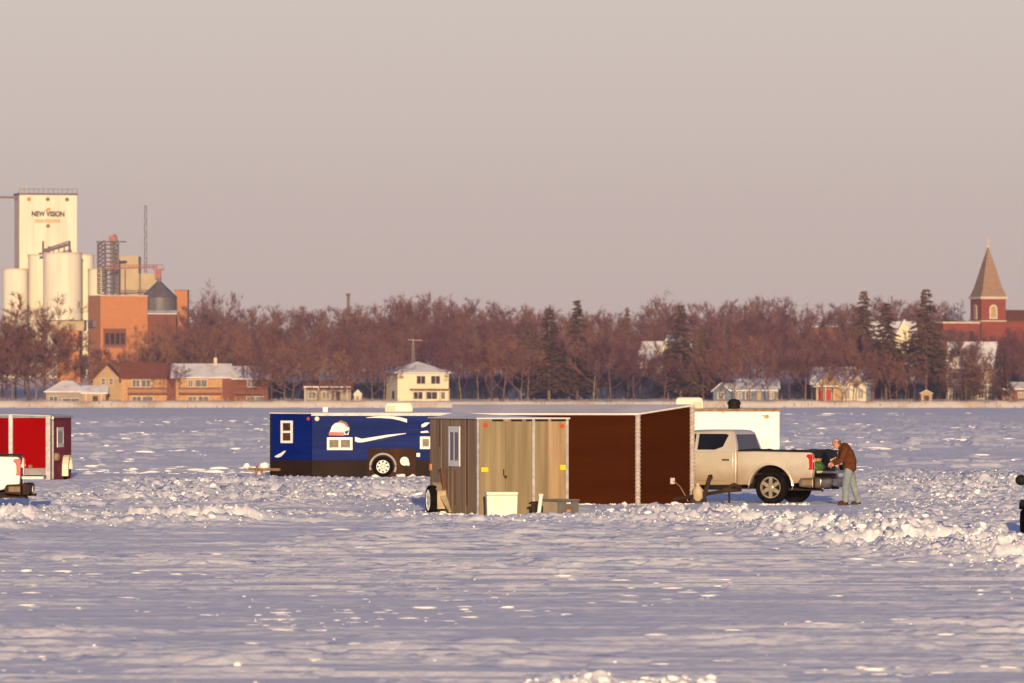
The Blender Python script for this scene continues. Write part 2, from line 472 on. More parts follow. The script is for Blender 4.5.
def snow_height(X, Y):
    m, pile = rubble(X, Y)
    # low drifts with a steeper edge towards the camera
    wx = X + 1.2 * fbm(X / 5, Y / 5, 31, 3)
    wy = Y + 2.0 * fbm(X / 6, Y / 9, 33, 3)
    n1 = fbm(wx / 4.2, wy / 3.4, 1, 4)
    n2 = fbm(wx / 1.5, wy / 1.6, 12, 3)
    patch = sstep(0.38, 0.62, fbm(X / 9, Y / 16, 44, 3))
    n5 = fbm(wx / 2.6 + 40, wy / 1.3, 15, 3)
    n6 = fbm(wx / 1.1 + 7, Y / 0.6, 17, 3)
    n7 = fbm(wx / 4.5 + 11, wy / 0.75, 19, 4)
    n8 = fbm(wx / 2.2 + 5, Y / 0.42, 27, 3)
    big = sstep(0.38, 0.62, fbm(X / 16 + 3, Y / 5.5, 47, 3))
    # a smooth scoured surface with long thin wind ridges, rougher in patches
    h = 0.020 * sstep(0.55, 0.60, n1) * (0.2 + big) + 0.030 * sstep(0.62, 0.67, n2) * patch * big
    h = h + 0.030 * sstep(0.56, 0.585, n7) * (0.25 + 0.75 * big) + 0.032 * sstep(0.585, 0.61, n8) * (0.35 + patch)
    h = h + 0.040 * sstep(0.62, 0.72, n6) * patch * big + 0.022 * (fbm(X / 0.6, Y / 0.5, 3, 4) - 0.5) * (0.3 + patch * big)
    far = sstep(170, 320, Y)
    n3 = fbm(X / 14, Y / 16, 21, 4)
    n4 = fbm(X / 3.2, Y / 6, 23, 3)
    far = far * (1 - 0.8 * sstep(650, 1000, Y))
    h = h + far * (0.05 * sstep(0.52, 0.62, n3) + 0.05 * sstep(0.58, 0.70, n4) * (0.25 + patch) + 0.17 * sstep(0.60, 0.67, fbm(X / 1.9, Y / 4.2, 25, 3)) * (0.12 + patch))
    r1 = fbm(X / 0.9, Y / 1.1, 61, 4)
    r2 = np.abs(fbm(X / 0.45, Y / 0.5, 63, 3) - 0.5) * 2
    r3 = fbm(X / 0.17, Y / 0.30, 67, 2)
    r5 = vnoise(X / 0.09, Y / 0.2, 68)
    r4 = np.abs(fbm(X / 1.7, Y / 1.9, 69, 3) - 0.5) * 2
    h = h + m * (0.18 * (r1 - 0.49) + 0.12 * r2 * r1 + 0.34 * (r3 - .5) + 0.13 * (r5 - .5) + 0.06 * (r4 - .3) + 0.17 * sstep(0.44, 0.60, fbm(X / 2.6, Y / 1.25, 77, 3)) - 0.07) + pile
    # trodden flat round the parked things
    flat = sstep(-5.5, -3.5, X) * (1 - sstep(9.5, 12, X)) * sstep(139, 142, Y) * (1 - sstep(163, 168, Y))
    h = h * (1 - 0.55 * flat) - 0.03 * flat
    return h


def build_snow():
    # rows spread with distance, columns fan out: one sheet from behind the camera to the far shore
    rows = [-60, -30, 0, 20, 35, 45]
    y = 52.0
    while y < 1400:
        rows.append(y)
        y += max(0.085, y * (0.0013 if 88 < y < 250 else 0.0020))
    rows.append(1402)
    rows = np.array(rows)
    nc = 880
    u = np.linspace(-1.22, 1.22, nc)
    out = np.array([1.4, 1.8, 2.6, 4.0, 7.0, 12.0])
    u = np.concatenate([-out[::-1], u, out])
    half = np.maximum(rows, 40) * 512 / F
    Xc = np.clip(half[:, None] * u[None, :], -880, 880)
    edge = np.array([-1.0, 1.0])
    Xc[:, 0], Xc[:, -1] = -900, 900
    Yc = np.repeat(rows[:, None], len(u), 1)
    Z = snow_height(Xc, Yc)
    calm = ((Yc > 50) & (np.abs(u)[None, :] < 1.3))
    Z = np.where(calm, Z, 0.02)
    nr, ncol = Xc.shape
    V = np.stack([Xc, Yc, Z], -1).reshape(-1, 3)
    i = np.arange(nr - 1)[:, None] * ncol + np.arange(ncol - 1)[None, :]
    Fc = np.stack([i, i + 1, i + 1 + ncol, i + ncol], -1).reshape(-1, 4)
    o = np_mesh('snow_covered_lake', V, Fc, M['snow'], True)
    tag(o, 'wind-scoured snow lying over the frozen lake', kind='structure')
    return o


def ico1():
    bm = bmesh.new()
    bmesh.ops.create_icosphere(bm, subdivisions=1, radius=1)
    v = np.array([x.co[:] for x in bm.verts])
    f = np.array([[x.index for x in p.verts] for p in bm.faces])
    bm.free()
    return v, f


def build_rubble():
    rs = np.random.RandomState(5)
    bv, bf = ico1()
    pts = []
    # lumps lying where the snow is broken
    n = 260000
    py = rs.uniform(466, 600, n)
    px = rs.uniform(-60, 1090, n)
    Y = F * CAMZ / (py - HY)
    X = (px - 512) * Y / F
    m, _ = rubble(X, Y)
    keep = rs.rand(n) < (m ** 1.5) * 0.32
    X, Y, m = X[keep], Y[keep], m[keep]
    size = 0.014 * (1 - rs.rand(len(X))) ** -0.40
    size = np.minimum(size, 0.075) * (0.55 + 0.6 * m)
    # the few lumps close to the camera
    px2 = np.concatenate([rs.uniform(525, 712, 110), rs.uniform(0, 1024, 40)])
    py2 = np.concatenate([rs.uniform(681.5, 689, 110), rs.uniform(560, 684, 40)])
    Y2 = F * CAMZ / (py2 - HY)
    X2 = (px2 - 512) * Y2 / F
    s2 = np.concatenate([rs.uniform(0.02, 0.05, 110), rs.uniform(0.006, 0.018, 40)])
    big = np.array([[700, 683.5, .055], [688, 684, .05], [645, 684, .052], [632, 684.5, .045], [588, 684, .04], [603, 685, .04], [556, 685, .035], [668, 684, .04], [238, 671, .035]])
    Y3 = F * CAMZ / (big[:, 1] - HY)
    X3 = (big[:, 0] - 512) * Y3 / F
    X = np.concatenate([X, X2, X3]); Y = np.concatenate([Y, Y2, Y3]); size = np.concatenate([size, s2, big[:, 2]])
    # low wind-cut crusts: long thin lumps that catch the sun, far out and on the scoured ice nearby
    # snow packed along the foot of the shelters and wheels
    def along(x0, y0, x1, y1, n, w=.25):
        t = rs.rand(n)
        return x0 + (x1 - x0) * t, y0 + (y1 - y0) * t - np.abs(rs.normal(0, w, n)), 0.02 * (1 - rs.rand(n)) ** -.4
    for seg in ((-.8, 142.6, 1.3, 143.0, 150), (-1.9, 147.4, -.8, 142.8, 70), (1.0, 157.95, 3.05, 157.95, 110), (3.05, 157.95, 4.4, 159.1, 80), (-7.6, 206, -6.2, 204.9, 60), (-6.2, 204.9, -1, 204.9, 160), (6.0, 159.0, 7.2, 159.0, 50)):
        p = along(*seg)
        X = np.concatenate([X, p[0]]); Y = np.concatenate([Y, p[1]]); size = np.concatenate([size, np.minimum(p[2], .085)])
    n0 = len(X)
    q = 26000
    py4 = np.concatenate([rs.uniform(413, 475, q), rs.uniform(528, 680, q)])
    px4 = rs.uniform(-60, 1090, 2 * q)
    Y4 = F * CAMZ / (py4 - HY); X4 = (px4 - 512) * Y4 / F
    isfar = np.arange(2 * q) < q
    dens = np.where(isfar, sstep(0.50, 0.66, fbm(px4 / 140, py4 / 5.0, 201, 3)) * 0.30, sstep(0.52, 0.68, fbm(px4 / 170, py4 / 7.0, 203, 3)) * 0.085)
    kp = rs.rand(2 * q) < dens
    X4, Y4, isfar = X4[kp], Y4[kp], isfar[kp]
    s4 = np.where(isfar, 0.028 * (Y4 / 300) ** 0.75, 0.0078 * (Y4 / 90)) * (1 - rs.rand(len(X4))) ** -0.33
    s4 = np.minimum(s4, np.where(isfar, 0.13, 0.026))
    long = np.where(isfar, 2.5 + 9 * rs.rand(len(X4)) ** 2, np.where(rs.rand(len(X4)) < .2, rs.uniform(1.2, 2.5, len(X4)), 4 + 18 * rs.rand(len(X4)) ** 2))
    long = np.maximum(1.2, np.minimum(long, 13.0 * Y4 / F / s4))
    X = np.concatenate([X, X4]); Y = np.concatenate([Y, Y4]); size = np.concatenate([size, s4])
    Z = snow_height(X, Y)
    N = len(X)
    print('lumps', N)
    sc = size[:, None] * rs.uniform(0.65, 1.35, (N, 3)) * np.array([1.35, 1.2, 0.75])
    sc[n0:, 0] = size[n0:] * long
    sc[n0:, 1] = size[n0:] * np.minimum(3.6, 1.2 + 0.35 * long)
    sc[n0:, 2] = size[n0:] * 0.82
    V = bv[None] * (1 + rs.uniform(-0.33, 0.33, (N, len(bv), 1))) * sc[:, None, :]
    a = rs.uniform(0, 2 * np.pi, N)
    a[n0:] = rs.normal(0, .05, N - n0)
    ca, sa = np.cos(a)[:, None], np.sin(a)[:, None]
    vx = V[..., 0] * ca - V[..., 1] * sa
    vy = V[..., 0] * sa + V[..., 1] * ca
    t = rs.uniform(-0.5, 0.5, N)[:, None]
    t[n0:] = 0
    vz = V[..., 2] + vx * t * 0.5
    V = np.stack([vx + X[:, None], vy + Y[:, None], vz + (Z + size * np.where(np.arange(N) < n0, 0.05, -0.12))[:, None]], -1).reshape(-1, 3)
    Fc = (bf[None] + (np.arange(N) * len(bv))[:, None, None]).reshape(-1, 3)
    o = np_mesh('snow_rubble', V, Fc, M['snow_chunk'], True)
    tag(o, 'broken lumps of ploughed snow strewn along the berms', kind='stuff')


# ------------------------------------------------------------------ land
SHORE = 1396.0


def land(X, Y):
    X = np.asarray(X, float); Y = np.asarray(Y, float)
    d = Y - SHORE + 3 * (vnoise(X / 23, Y * 0, 71) - 0.5)
    h = -0.4 + 1.75 * sstep(-1.0, 3.2, d) + 0.55 * (fbm(X / 2.6, Y / 3, 73, 3) - .35) * sstep(-.5, 3, d)
    h = h + np.maximum(Y - 1408, 0) * 0.018
    return h


def landz(x, y):
    return float(land(np.array([x]), np.array([y]))[0])


def build_land():
    ys = np.concatenate([np.arange(1388, 1440, 1.2), np.arange(1440, 1800, 12), np.arange(1800, 2610, 60)])
    xs = np.concatenate([np.linspace(-900, -160, 20)[:-1], np.linspace(-160, 160, 240), np.linspace(160, 900, 20)[1:]])
    X, Y = np.meshgrid(xs, ys)
    Z = land(X, Y)
    nr, nc = X.shape
    V = np.stack([X, Y, Z], -1).reshape(-1, 3)
    i = np.arange(nr - 1)[:, None] * nc + np.arange(nc - 1)[None, :]
    Fc = np.stack([i, i + 1, i + 1 + nc, i + nc], -1).reshape(-1, 4)
    o = np_mesh('shore_ground', V, Fc, M['shore'], True)
    tag(o, 'snowy far shore rising behind the lake', kind='structure')
    # dry reeds at the edge of the ice
    rs = np.random.RandomState(3)
    n = 2200
    x = rs.uniform(-150, 150, n)
    y = rs.uniform(1395, 1404, n)
    k = fbm(x / 9, y / 3, 81, 3) > 0.46
    x, y = x[k], y[k]
    z = land(x, y)
    n = len(x)
    h = rs.uniform(0.5, 1.25, n)
    w = rs.uniform(0.05, 0.12, n)
    lx, ly = rs.uniform(-0.3, 0.3, n), rs.uniform(-0.3, 0.3, n)
    a = rs.uniform(0, 3.14, n)
    V = np.stack([np.stack([x - w * np.cos(a), y - w * np.sin(a), z - .1], -1), np.stack([x + w * np.cos(a), y + w * np.sin(a), z - .1], -1), np.stack([x + lx, y + ly, z + h], -1)], 1).reshape(-1, 3)
    Fc = np.arange(3 * n).reshape(-1, 3)
    o = np_mesh('dry_reeds', V, Fc, M['reed'], False)
    tag(o, 'dry tan reeds and grass along the far ice edge', kind='stuff')
    # added brush, coloured dark blue as the shade behind the first row of trunks
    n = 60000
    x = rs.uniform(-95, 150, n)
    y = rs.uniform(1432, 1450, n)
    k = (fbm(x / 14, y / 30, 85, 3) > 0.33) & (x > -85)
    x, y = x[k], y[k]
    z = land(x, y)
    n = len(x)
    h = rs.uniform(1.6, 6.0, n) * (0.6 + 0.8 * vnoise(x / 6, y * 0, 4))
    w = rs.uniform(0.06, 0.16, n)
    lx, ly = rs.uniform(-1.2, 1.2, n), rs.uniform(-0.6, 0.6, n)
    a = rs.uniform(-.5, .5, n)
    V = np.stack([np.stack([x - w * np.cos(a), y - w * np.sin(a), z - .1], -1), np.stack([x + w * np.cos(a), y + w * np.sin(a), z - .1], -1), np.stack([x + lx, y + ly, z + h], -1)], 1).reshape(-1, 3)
    o = np_mesh('trunk_shade_brush', V, np.arange(3 * n).reshape(-1, 3), M['shade_brush'], False)
    tag(o, 'added dark blue brush standing for the shade behind the shoreline trunks', kind='stuff')


# ------------------------------------------------------------------ trees
def bare_tree(seed, H=16.0, spread=0.38, fine=9, upright=0.5, low=0.24):
    """one leafless tree: (trunk builder, crown builder); every limb tapers"""
    r = random.Random(seed)
    T, C = MB(), MB()
    lean = Vector((r.uniform(-.06, .06), r.uniform(-.06, .06), 0))
    top = H * 0.62
    r0 = H * 0.0135
    axis = [Vector((0, 0, -0.6))]
    for k in range(1, 7):
        t = k / 6
        axis.append(Vector((lean.x * t * H + r.uniform(-.1, .1), lean.y * t * H + r.uniform(-.1, .1), top * t)))
    T.tube(axis, [r0 * (1.25 if k == 0 else 1 - 0.75 * k / 6) for k in range(7)], 7)

    def twig(p, d, L, w):
        e = p + d * L
        s = d.cross(Vector((r.uniform(-1, 1), r.uniform(-1, 1), r.uniform(-1, 1))))
        if s.length < 1e-3:
            return
        s = s.normalized() * w
        C.add([p - s, p + s, e], [(0, 1, 2)])

    def rdir(d, amt):
        v = Vector((r.gauss(0, 1), r.gauss(0, 1), r.gauss(0, 1)))
        v = v - d * v.dot(d)
        v.normalize()
        n = d * (1 - amt) + v * amt + Vector((0, 0, 0.12))
        return n.normalized()

    def branch(p, d, L, rad, lev):
        n = 3
        pts = [p]
        dd = d.copy()
        for k in range(n):
            dd = rdir(dd, 0.16)
            pts.append(pts[-1] + dd * (L / n))
        C.tube(pts, [rad * (1 - 0.8 * k / n) for k in range(n + 1)], 3 if lev > 1 else 5, False)
        if lev >= 3:
            for q in range(fine):
                t = r.uniform(0.15, 1.0) * n
                k = min(int(t), n - 1)
                pp = pts[k].lerp(pts[k + 1], t - k)
                twig(pp, rdir(dd, r.uniform(.3, .7)), r.uniform(.6, 1.4), r.uniform(.032, .06))
            return
        m = (5, 5, 5)[lev]
        for q in range(m):
            t = r.uniform(0.3, 1.0) * n if q else n - 0.01
            k = min(int(t), n - 1)
            pp = pts[k].lerp(pts[k + 1], t - k)
            branch(pp, rdir(dd, r.uniform(.35, .62)), L * r.uniform(.42, .62), rad * 0.5, lev + 1)

    nl = r.randint(7, 9)
    for i in range(nl):
        t = low + (1 - low) * (i + r.random() * .6) / nl
        z = top * min(t + 0.1, 1.0)
        k = min(int(z / top * 6), 5)
        p = axis[k].lerp(axis[k + 1], min(max((z - axis[k].z) / max(axis[k + 1].z - axis[k].z, .01), 0), 1))
        a = i * 2.4 + r.uniform(-.5, .5)
        up = upright + 0.9 * t * t
        d = Vector((math.cos(a), math.sin(a), up)).normalized()
        L = H * spread * (1.15 - 0.35 * t) * r.uniform(.85, 1.1)
        branch(p, d, L, r0 * 0.5 * (1.2 - t * .6), 1)
    return T, C


def conifer(seed, H=18.0, rad=0.22, crown0=0.22, dens=1.0):
    r = random.Random(seed)
    T, C = MB(), MB()
    T.tube([(0, 0, -.6), (0.05, 0, H * .4), (0, 0.05, H * .98)], [H * .016, H * .011, H * .002], 7)
    z = crown0
    while z < 0.99:
        nb = int((12 if z < .6 else 8) * dens)
        for i in range(nb):
            a = r.uniform(0, 6.283)
            zz = z + r.uniform(-.012, .012)
            L = H * rad * ((1 - zz) / (1 - crown0)) ** 0.8 * r.uniform(.55, 1.12) + .25
            d = Vector((math.cos(a), math.sin(a), r.uniform(-.25, .12)))
            p0 = Vector((0, 0, zz * H))
            sd = Vector((-math.sin(a), math.cos(a), 0))
            C.tube([p0, p0 + d * L], [.05, .015], 3, False)
            n = max(3, int(L * 5))
            for q in range(n):
                t = (q + r.random()) / n
                if t < .12:
                    continue
                p = p0 + d * (L * t) + Vector((0, 0, -.12 * L * t * t))
                for sgn in (-1, 1):
                    e = (sd * sgn * r.uniform(.5, 1) + d * r.uniform(.2, .8) + Vector((0, 0, r.uniform(-.45, .25)))).normalized()
                    l = r.uniform(.35, .75)
                    w = e.cross(Vector((r.uniform(-1, 1), r.uniform(-1, 1), 1))).normalized() * r.uniform(.13, .24)
                    C.add([p - w, p + w, p + e * l], [(0, 1, 2)])
        z += 0.028 + .01 * r.random()
    return T, C


PROTO = {}


def make_protos():
    def reg(key, tc, mt, mc):
        T, C = tc
        a, b = T.build('trunk', mt, fixn=False), C.build('crown', mc, fixn=False)
        zs = max(v[2] for v in C.v)
        PROTO[key] = (a.data, b.data, zs)
        bpy.data.objects.remove(a)
        bpy.data.objects.remove(b)
    for i in range(4):
        reg(('wood', i), bare_tree(10 + i, 16, .36, 11, .7, .12), M['bark'], M['twig'])
    for i in range(3):
        reg(('wide', i), bare_tree(30 + i, 15, .46, 11, .45, .16), M['bark'], M['twig'])
    for i in range(2):
        reg(('warm', i), bare_tree(50 + i, 15, .47, 14, .45, .10), M['bark'], M['twig_w'])
    for i in range(2):
        reg(('sparse', i), bare_tree(60 + i, 18, .27, 4, 1.1, .35), M['bark'], M['twig'])
    for i in range(3):
        reg(('spruce', i), conifer(70 + i, 18, .235, .14, 1.35), M['bark'], M['needle'])
    for i in range(2):
        reg(('pine', i), conifer(80 + i, 18, .26, .27, 1.15), M['bark'], M['needle'])


FAR = []


def far_tree(key, px, ytop, Y, wid):
    x = gx(px, Y)
    z0 = landz(x, Y)
    s = (gz(ytop, Y) - z0) / PROTO[key][2]
    FAR.append((key, x, Y, z0, s, s ** .75 * wid, rnd.uniform(0, 6.28)))


def build_far_wood():
    """the rows of the wood that show only as a mass behind the others"""
    cache = {}
    for k, (a, b, z) in PROTO.items():
        vs, fs, o = [], [], 0
        for me in (a, b):
            me.calc_loop_triangles()
            v = np.empty(len(me.vertices) * 3); me.vertices.foreach_get('co', v)
            t = np.empty(len(me.loop_triangles) * 3, dtype=np.int32); me.loop_triangles.foreach_get('vertices', t)
            vs.append(v.reshape(-1, 3)); fs.append(t.reshape(-1, 3) + o)
            o += len(me.vertices)
        cache[k] = (np.concatenate(vs), np.concatenate(fs))
    V, T, o = [], [], 0
    for key, x, y, z0, s, w, a in FAR:
        v, t = cache[key]
        c, n = math.cos(a) * w, math.sin(a) * w
        V.append(np.stack([v[:, 0] * c - v[:, 1] * n + x, v[:, 0] * n + v[:, 1] * c + y, v[:, 2] * s + z0], -1))
        T.append(t + o)
        o += len(v)
    ob = np_mesh('woods', np.concatenate(V), np.concatenate(T), M['twig'], False)
    tag(ob, 'bare mauve wood rising as one mass behind the shore houses and trees', kind='stuff')


def tree(key, px, ytop, Y, label, group=None, wid=1.0, rz=None):
    x = gx(px, Y)
    z0 = landz(x, Y)
    ht = gz(ytop, Y) - z0
    tr, cr, zs = PROTO[key]
    name = {'spruce': 'spruce_tree', 'pine': 'pine_tree'}.get(key[0], 'bare_tree')
    s = ht / zs
    o = thing(name, label, 'tree', (x, Y, z0), rnd.uniform(0, 6.28) if rz is None else rz, group)
    w = s ** 0.75 * wid
    o.scale = (w, w, s)
    for nm, me in (('trunk', tr), ('crown', cr)):
        c = bpy.data.objects.new(nm, me)
        COL.objects.link(c)
        c.parent = o
    return o


# ------------------------------------------------------------------ shared pieces
Z = Vector((0, 0, 1))


def wheel(parent, c, axis, rad=0.4, w=0.26, spokes=6, rim_m=None, rim_r=0.62, name='wheel'):
    """tyre with a dished rim; axis points outward"""
    c, ax = Vector(c), Vector(axis).normalized()
    ri = rad * rim_r
    t = MB()
    t.lathe(c, ax, [(-w / 2, ri * .9), (-w / 2, rad * .86), (-w * .42, rad * .96), (-w * .25, rad), (w * .25, rad), (w * .42, rad * .96), (w / 2, rad * .88), (w / 2 - .005, ri * 1.06), (w * .40, ri), (w * .1, ri * .98)], 36)
    o = t.build(name, M['rubber'], parent, smooth=True)
    m = MB()
    rp = [(w * .12, ri * .97), (w * .43, ri * .99), (w * .47, ri * 1.03), (w * .47, ri * .94), (w * .2, ri * .88), (w * .12, ri * .97)]
    uu = ax.cross(Z).normalized()
    vv = ax.cross(uu)
    m.loft([[c + ax * o_ + (uu * math.cos(q_) + vv * math.sin(q_)) * r_ for q_ in [2 * math.pi * k / 32 for k in range(32)]] for o_, r_ in rp], False)
    u = ax.cross(Z).normalized()
    v = ax.cross(u)
    for k in range(spokes):
        a = 2 * math.pi * (k + .5) / spokes
        d = u * math.cos(a) + v * math.sin(a)
        sd = ax.cross(d)
        wi, wo = ri * .20, ri * .16
        h0, h1 = ax * (w * .30), ax * (w * .38)
        m.prism([c + h0 + d * ri * .1 - sd * wi, c + h0 + d * ri * .1 + sd * wi, c + h0 + d * ri * .93 + sd * wo, c + h0 + d * ri * .93 - sd * wo], h1 - h0 + ax * .012)
    m.lathe(c, ax, [(w * .25, ri * .28), (w * .43, ri * .26), (w * .46, ri * .18)], 16)
    m.build('rim', rim_m or M['rim'], o, smooth=False)
    b = MB()
    b.lathe(c, ax, [(w * .06, ri * .96), (w * .13, ri * .96)], 20)
    b.build('brake_disc', M['black'], o)
    return o


def window(parent, O, u, n, u0, u1, z0, z1, fw=0.05, mull='v', fm=None, gm=None, name='window', dep=.035):
    """framed window standing proud of a wall face; frame bars and a divider round real panes"""
    f = MB()
    d0, d1 = 0.0, dep
    f.fbox(O, u, n, u0, u0 + fw, z0, z1, d0, d1)
    f.fbox(O, u, n, u1 - fw, u1, z0, z1, d0, d1)
    f.fbox(O, u, n, u0 + fw, u1 - fw, z0, z0 + fw, d0, d1)
    f.fbox(O, u, n, u0 + fw, u1 - fw, z1 - fw, z1, d0, d1)
    if mull == 'v':
        c = (u0 + u1) / 2
        f.fbox(O, u, n, c - fw * .45, c + fw * .45, z0 + fw, z1 - fw, d0, d1 - .003)
    elif mull == 'h':
        c = (z0 + z1) / 2
        f.fbox(O, u, n, u0 + fw, u1 - fw, c - fw * .45, c + fw * .45, d0, d1 - .003)
    o = f.build(name, fm or M['trim_w'], parent)
    MB().fbox(O, u, n, u0 + fw * .5, u1 - fw * .5, z0 + fw * .5, z1 - fw * .5, 0.002, 0.014).build('pane', gm or M['glass'], o)
    return o


def pole_between(name, m, parent, pts, r, n=8):
    return MB().tube(pts, r, n).build(name, m, parent, smooth=True)


# ------------------------------------------------------------------ fish houses with a V nose (nose towards local +x)
def nosed_house(name, label, loc, yaw, L, N, W, H, RI, wall_m, nose_m, roof_m, band=None, trim=None, group=None, z0=0.0, roof_t=.035, edge_m=None, edge_h=.055):
    t = thing(name, label, 'ice shelter', loc, yaw, group)
    t['size'] = (L, N, W, H, RI)
    h = W / 2
    # body: box with a shallow gable, butted by the nose
    MB().prism([(-L / 2, -h, z0), (-L / 2, h, z0), (-L / 2, h, H), (-L / 2, 0, H + RI), (-L / 2, -h, H)], (L, 0, 0)).build('wall', wall_m, t, bevel=.008)
    n = MB()
    c = [(L / 2 + .003, -h, z0), (L / 2 + N, 0, z0), (L / 2 + .003, h, z0)]
    tp = [(L / 2 + .003, -h, H), (L / 2 + N, 0, H + RI), (L / 2 + .003, h, H)]
    n.add(c + tp, [(2, 1, 0), (3, 4, 5), (0, 1, 4, 3), (1, 2, 5, 4), (2, 0, 3, 5)])
    n.build('nose_panel', nose_m, t)
    ov = .05
    r = MB()
    for sg in (-1, 1):
        k = RI / h
        a = [(-L / 2 - ov, sg * (h + ov), H - k * ov + .004), (L / 2 + .02, sg * (h + ov), H - k * ov + .004), (L / 2 + N + ov, 0, H + RI + .004), (-L / 2 - ov, 0, H + RI + .004)]
        r.prism(a, (0, 0, roof_t))
    r.build('roof', roof_m, t)
    if edge_m:
        e = MB()
        for sg in (-1, 1):
            k = RI / h
            e.prism([(-L / 2 - ov, sg * (h + ov), H - edge_h), (L / 2 + .02, sg * (h + ov), H - edge_h), (L / 2 + .02, sg * (h + ov), H - k * ov + .002), (-L / 2 - ov, sg * (h + ov), H - k * ov + .002)], (0, -sg * .03, 0))
        e.build('roof_edge', edge_m, t)
    if band:
        zb, bm_ = band
        b = MB()
        for sg in (-1, 1):
            b.fbox((0, sg * h, 0), (1, 0, 0), (0, sg, 0), -L / 2, L / 2, z0 - .02, zb, -.01, .008)
        b.build('skirt', bm_, t)
    return t


def nose_face(t, side):
    """origin at the corner, u runs to the apex, n outward, for the nose panel on local side +1 / -1"""
    L, N, W, H, RI = t['size']
    O = Vector((L / 2, side * W / 2, 0))
    u = Vector((N, -side * W / 2, 0))
    ln = u.length
    u.normalize()
    n = Vector((u.y, -u.x, 0))
    if n.y * side < 0:
        n = -n
    return O, u, n, ln


def brown_house():
    L, N, W, H, RI = 4.45, 1.32, 2.4, 2.165, .205
    t = nosed_house('ice_fishing_house', 'long chocolate brown wheeled ice fishing house with grey gable roof and pale corner trim', (3.05 - L / 2, 158 + W / 2, 0), 0,
                    L, N, W, H, RI, M['brown'], M['brown'], M['roof_grey'], edge_m=M['trim_w'], edge_h=.015)
    h = W / 2
    O = Vector((0, -h, 0)); u = Vector((1, 0, 0)); n = Vector((0, -1, 0))
    # narrow lap lines are in the material; pale corner posts, corrugated
    O2, u2, n2, ln = nose_face(t, -1)
    def post(p, d, name, w=.085, z1=H):
        m = MB()
        m.tube([p + Vector((0, 0, 0.0)), p + Vector((0, 0, z1))], w * .72, 10)
        k = 0.02
        while k < z1 - .02:
            m.lathe(p + Vector((0, 0, k)), Z, [(0, w * .72), (.012, w * .86), (.03, w * .86), (.042, w * .72)], 10)
            k += .095
        m.build(name, M['trim_cor'], t)
    post(Vector((L / 2 - .02, -h - .01, 0)), n, 'corner_post')
    post(Vector((L / 2 + N, -.02, 0)), n, 'corner_post', .085, H + RI + .04)
    # roof edge of the nose
    e = MB()
    e.tube([(L / 2, -h - .04, H + .01), (L / 2 + N + .03, 0, H + RI + .01)], .022, 6)
    e.build('nose_trim', M['trim_w'], t)
    # shore power inlet and its cord on the nose
    s = 41.3
    uo = ln * (671 - 637) / 55.0
    zo = (503.2 - 480.5) / s
    q = MB().fbox(O2, u2, n2, uo - .06, uo + .06, zo - .07, zo + .08, 0, .05).build('power_inlet', M['trim_w'], t, bevel=.01)
    p0 = O2 + u2 * uo + n2 * .06 + Z * zo
    pts = [p0, p0 + u2 * .18 + n2 * .03 - Z * .12, p0 + u2 * .36 + n2 * .02 - Z * .33, p0 + u2 * .46 + n2 * .03 - Z * .50]
    pole_between('cord', M['tan_steel'], t, pts, .014, 6)
    # tongue, jack, tank and hitch
    ax = L / 2 + N
    m = MB()
    m.tube([(ax - .5, -.40, .10), (ax + .75, 0, .30), (ax + 1.2, .02, .335)], .05, 6)
    m.tube([(ax - .5, .40, .10), (ax + .75, 0.01, .30)], .05, 6)
    m.box(ax - .05, ax + .35, -.30, .30, .04, .12)
    m.build('tongue', M['steel_dark'], t)
    j = MB()
    j.tube([(ax + .27, -.16, .12), (ax + .42, -.16, .62)], .055, 8)
    j.lathe((ax + .42, -.16, .60), (.3, 0, 1), [(0, .06), (.08, .06), (.1, .03)], 10)
    j.tube([(ax + .43, -.18, .68), (ax + .47, -.30, .70), (ax + .48, -.31, .60)], .016, 6)
    j.build('jack', M['steel_dark'], t)
    g = MB()
    g.lathe((ax + .13, -.2, .06), Z, [(0, .10), (.03, .125), (.28, .125), (.36, .07), (.38, .045), (.44, .045)], 16)
    g.build('gas_tank', M['tank'], t, smooth=True)
    k = MB()
    k.box(ax + .74, ax + .94, -.10, .06, .29, .38)
    k.tube([(ax + .85, -.06, .38), (ax + 1.02, -.06, .46), (ax + 1.18, -.03, .38)], .05, 8)
    k.tube([(ax + .9, -.05, .30), (ax + .9, -.05, .02)], .03, 6)
    k.build('coupler', M['steel_dark'], t)
    r = MB()
    r.box(-L / 2 + .2, L / 2 - .1, -h + .05, h - .05, -.02, .05)
    r.build('frame', M['steel_dark'], t)
    return t


def swoosh(parent, O, u, n, pts, m, name='decal', d=.004):
    """tapered painted stripe along a curve: pts = [(u, z, half width)]"""
    b = MB()
    up = [(a, z + w) for a, z, w in pts] + [(a, z - w) for a, z, w in reversed(pts)]
    b.fpoly(O, u, n, up, .0015, d)
    return b.build(name, m, parent)


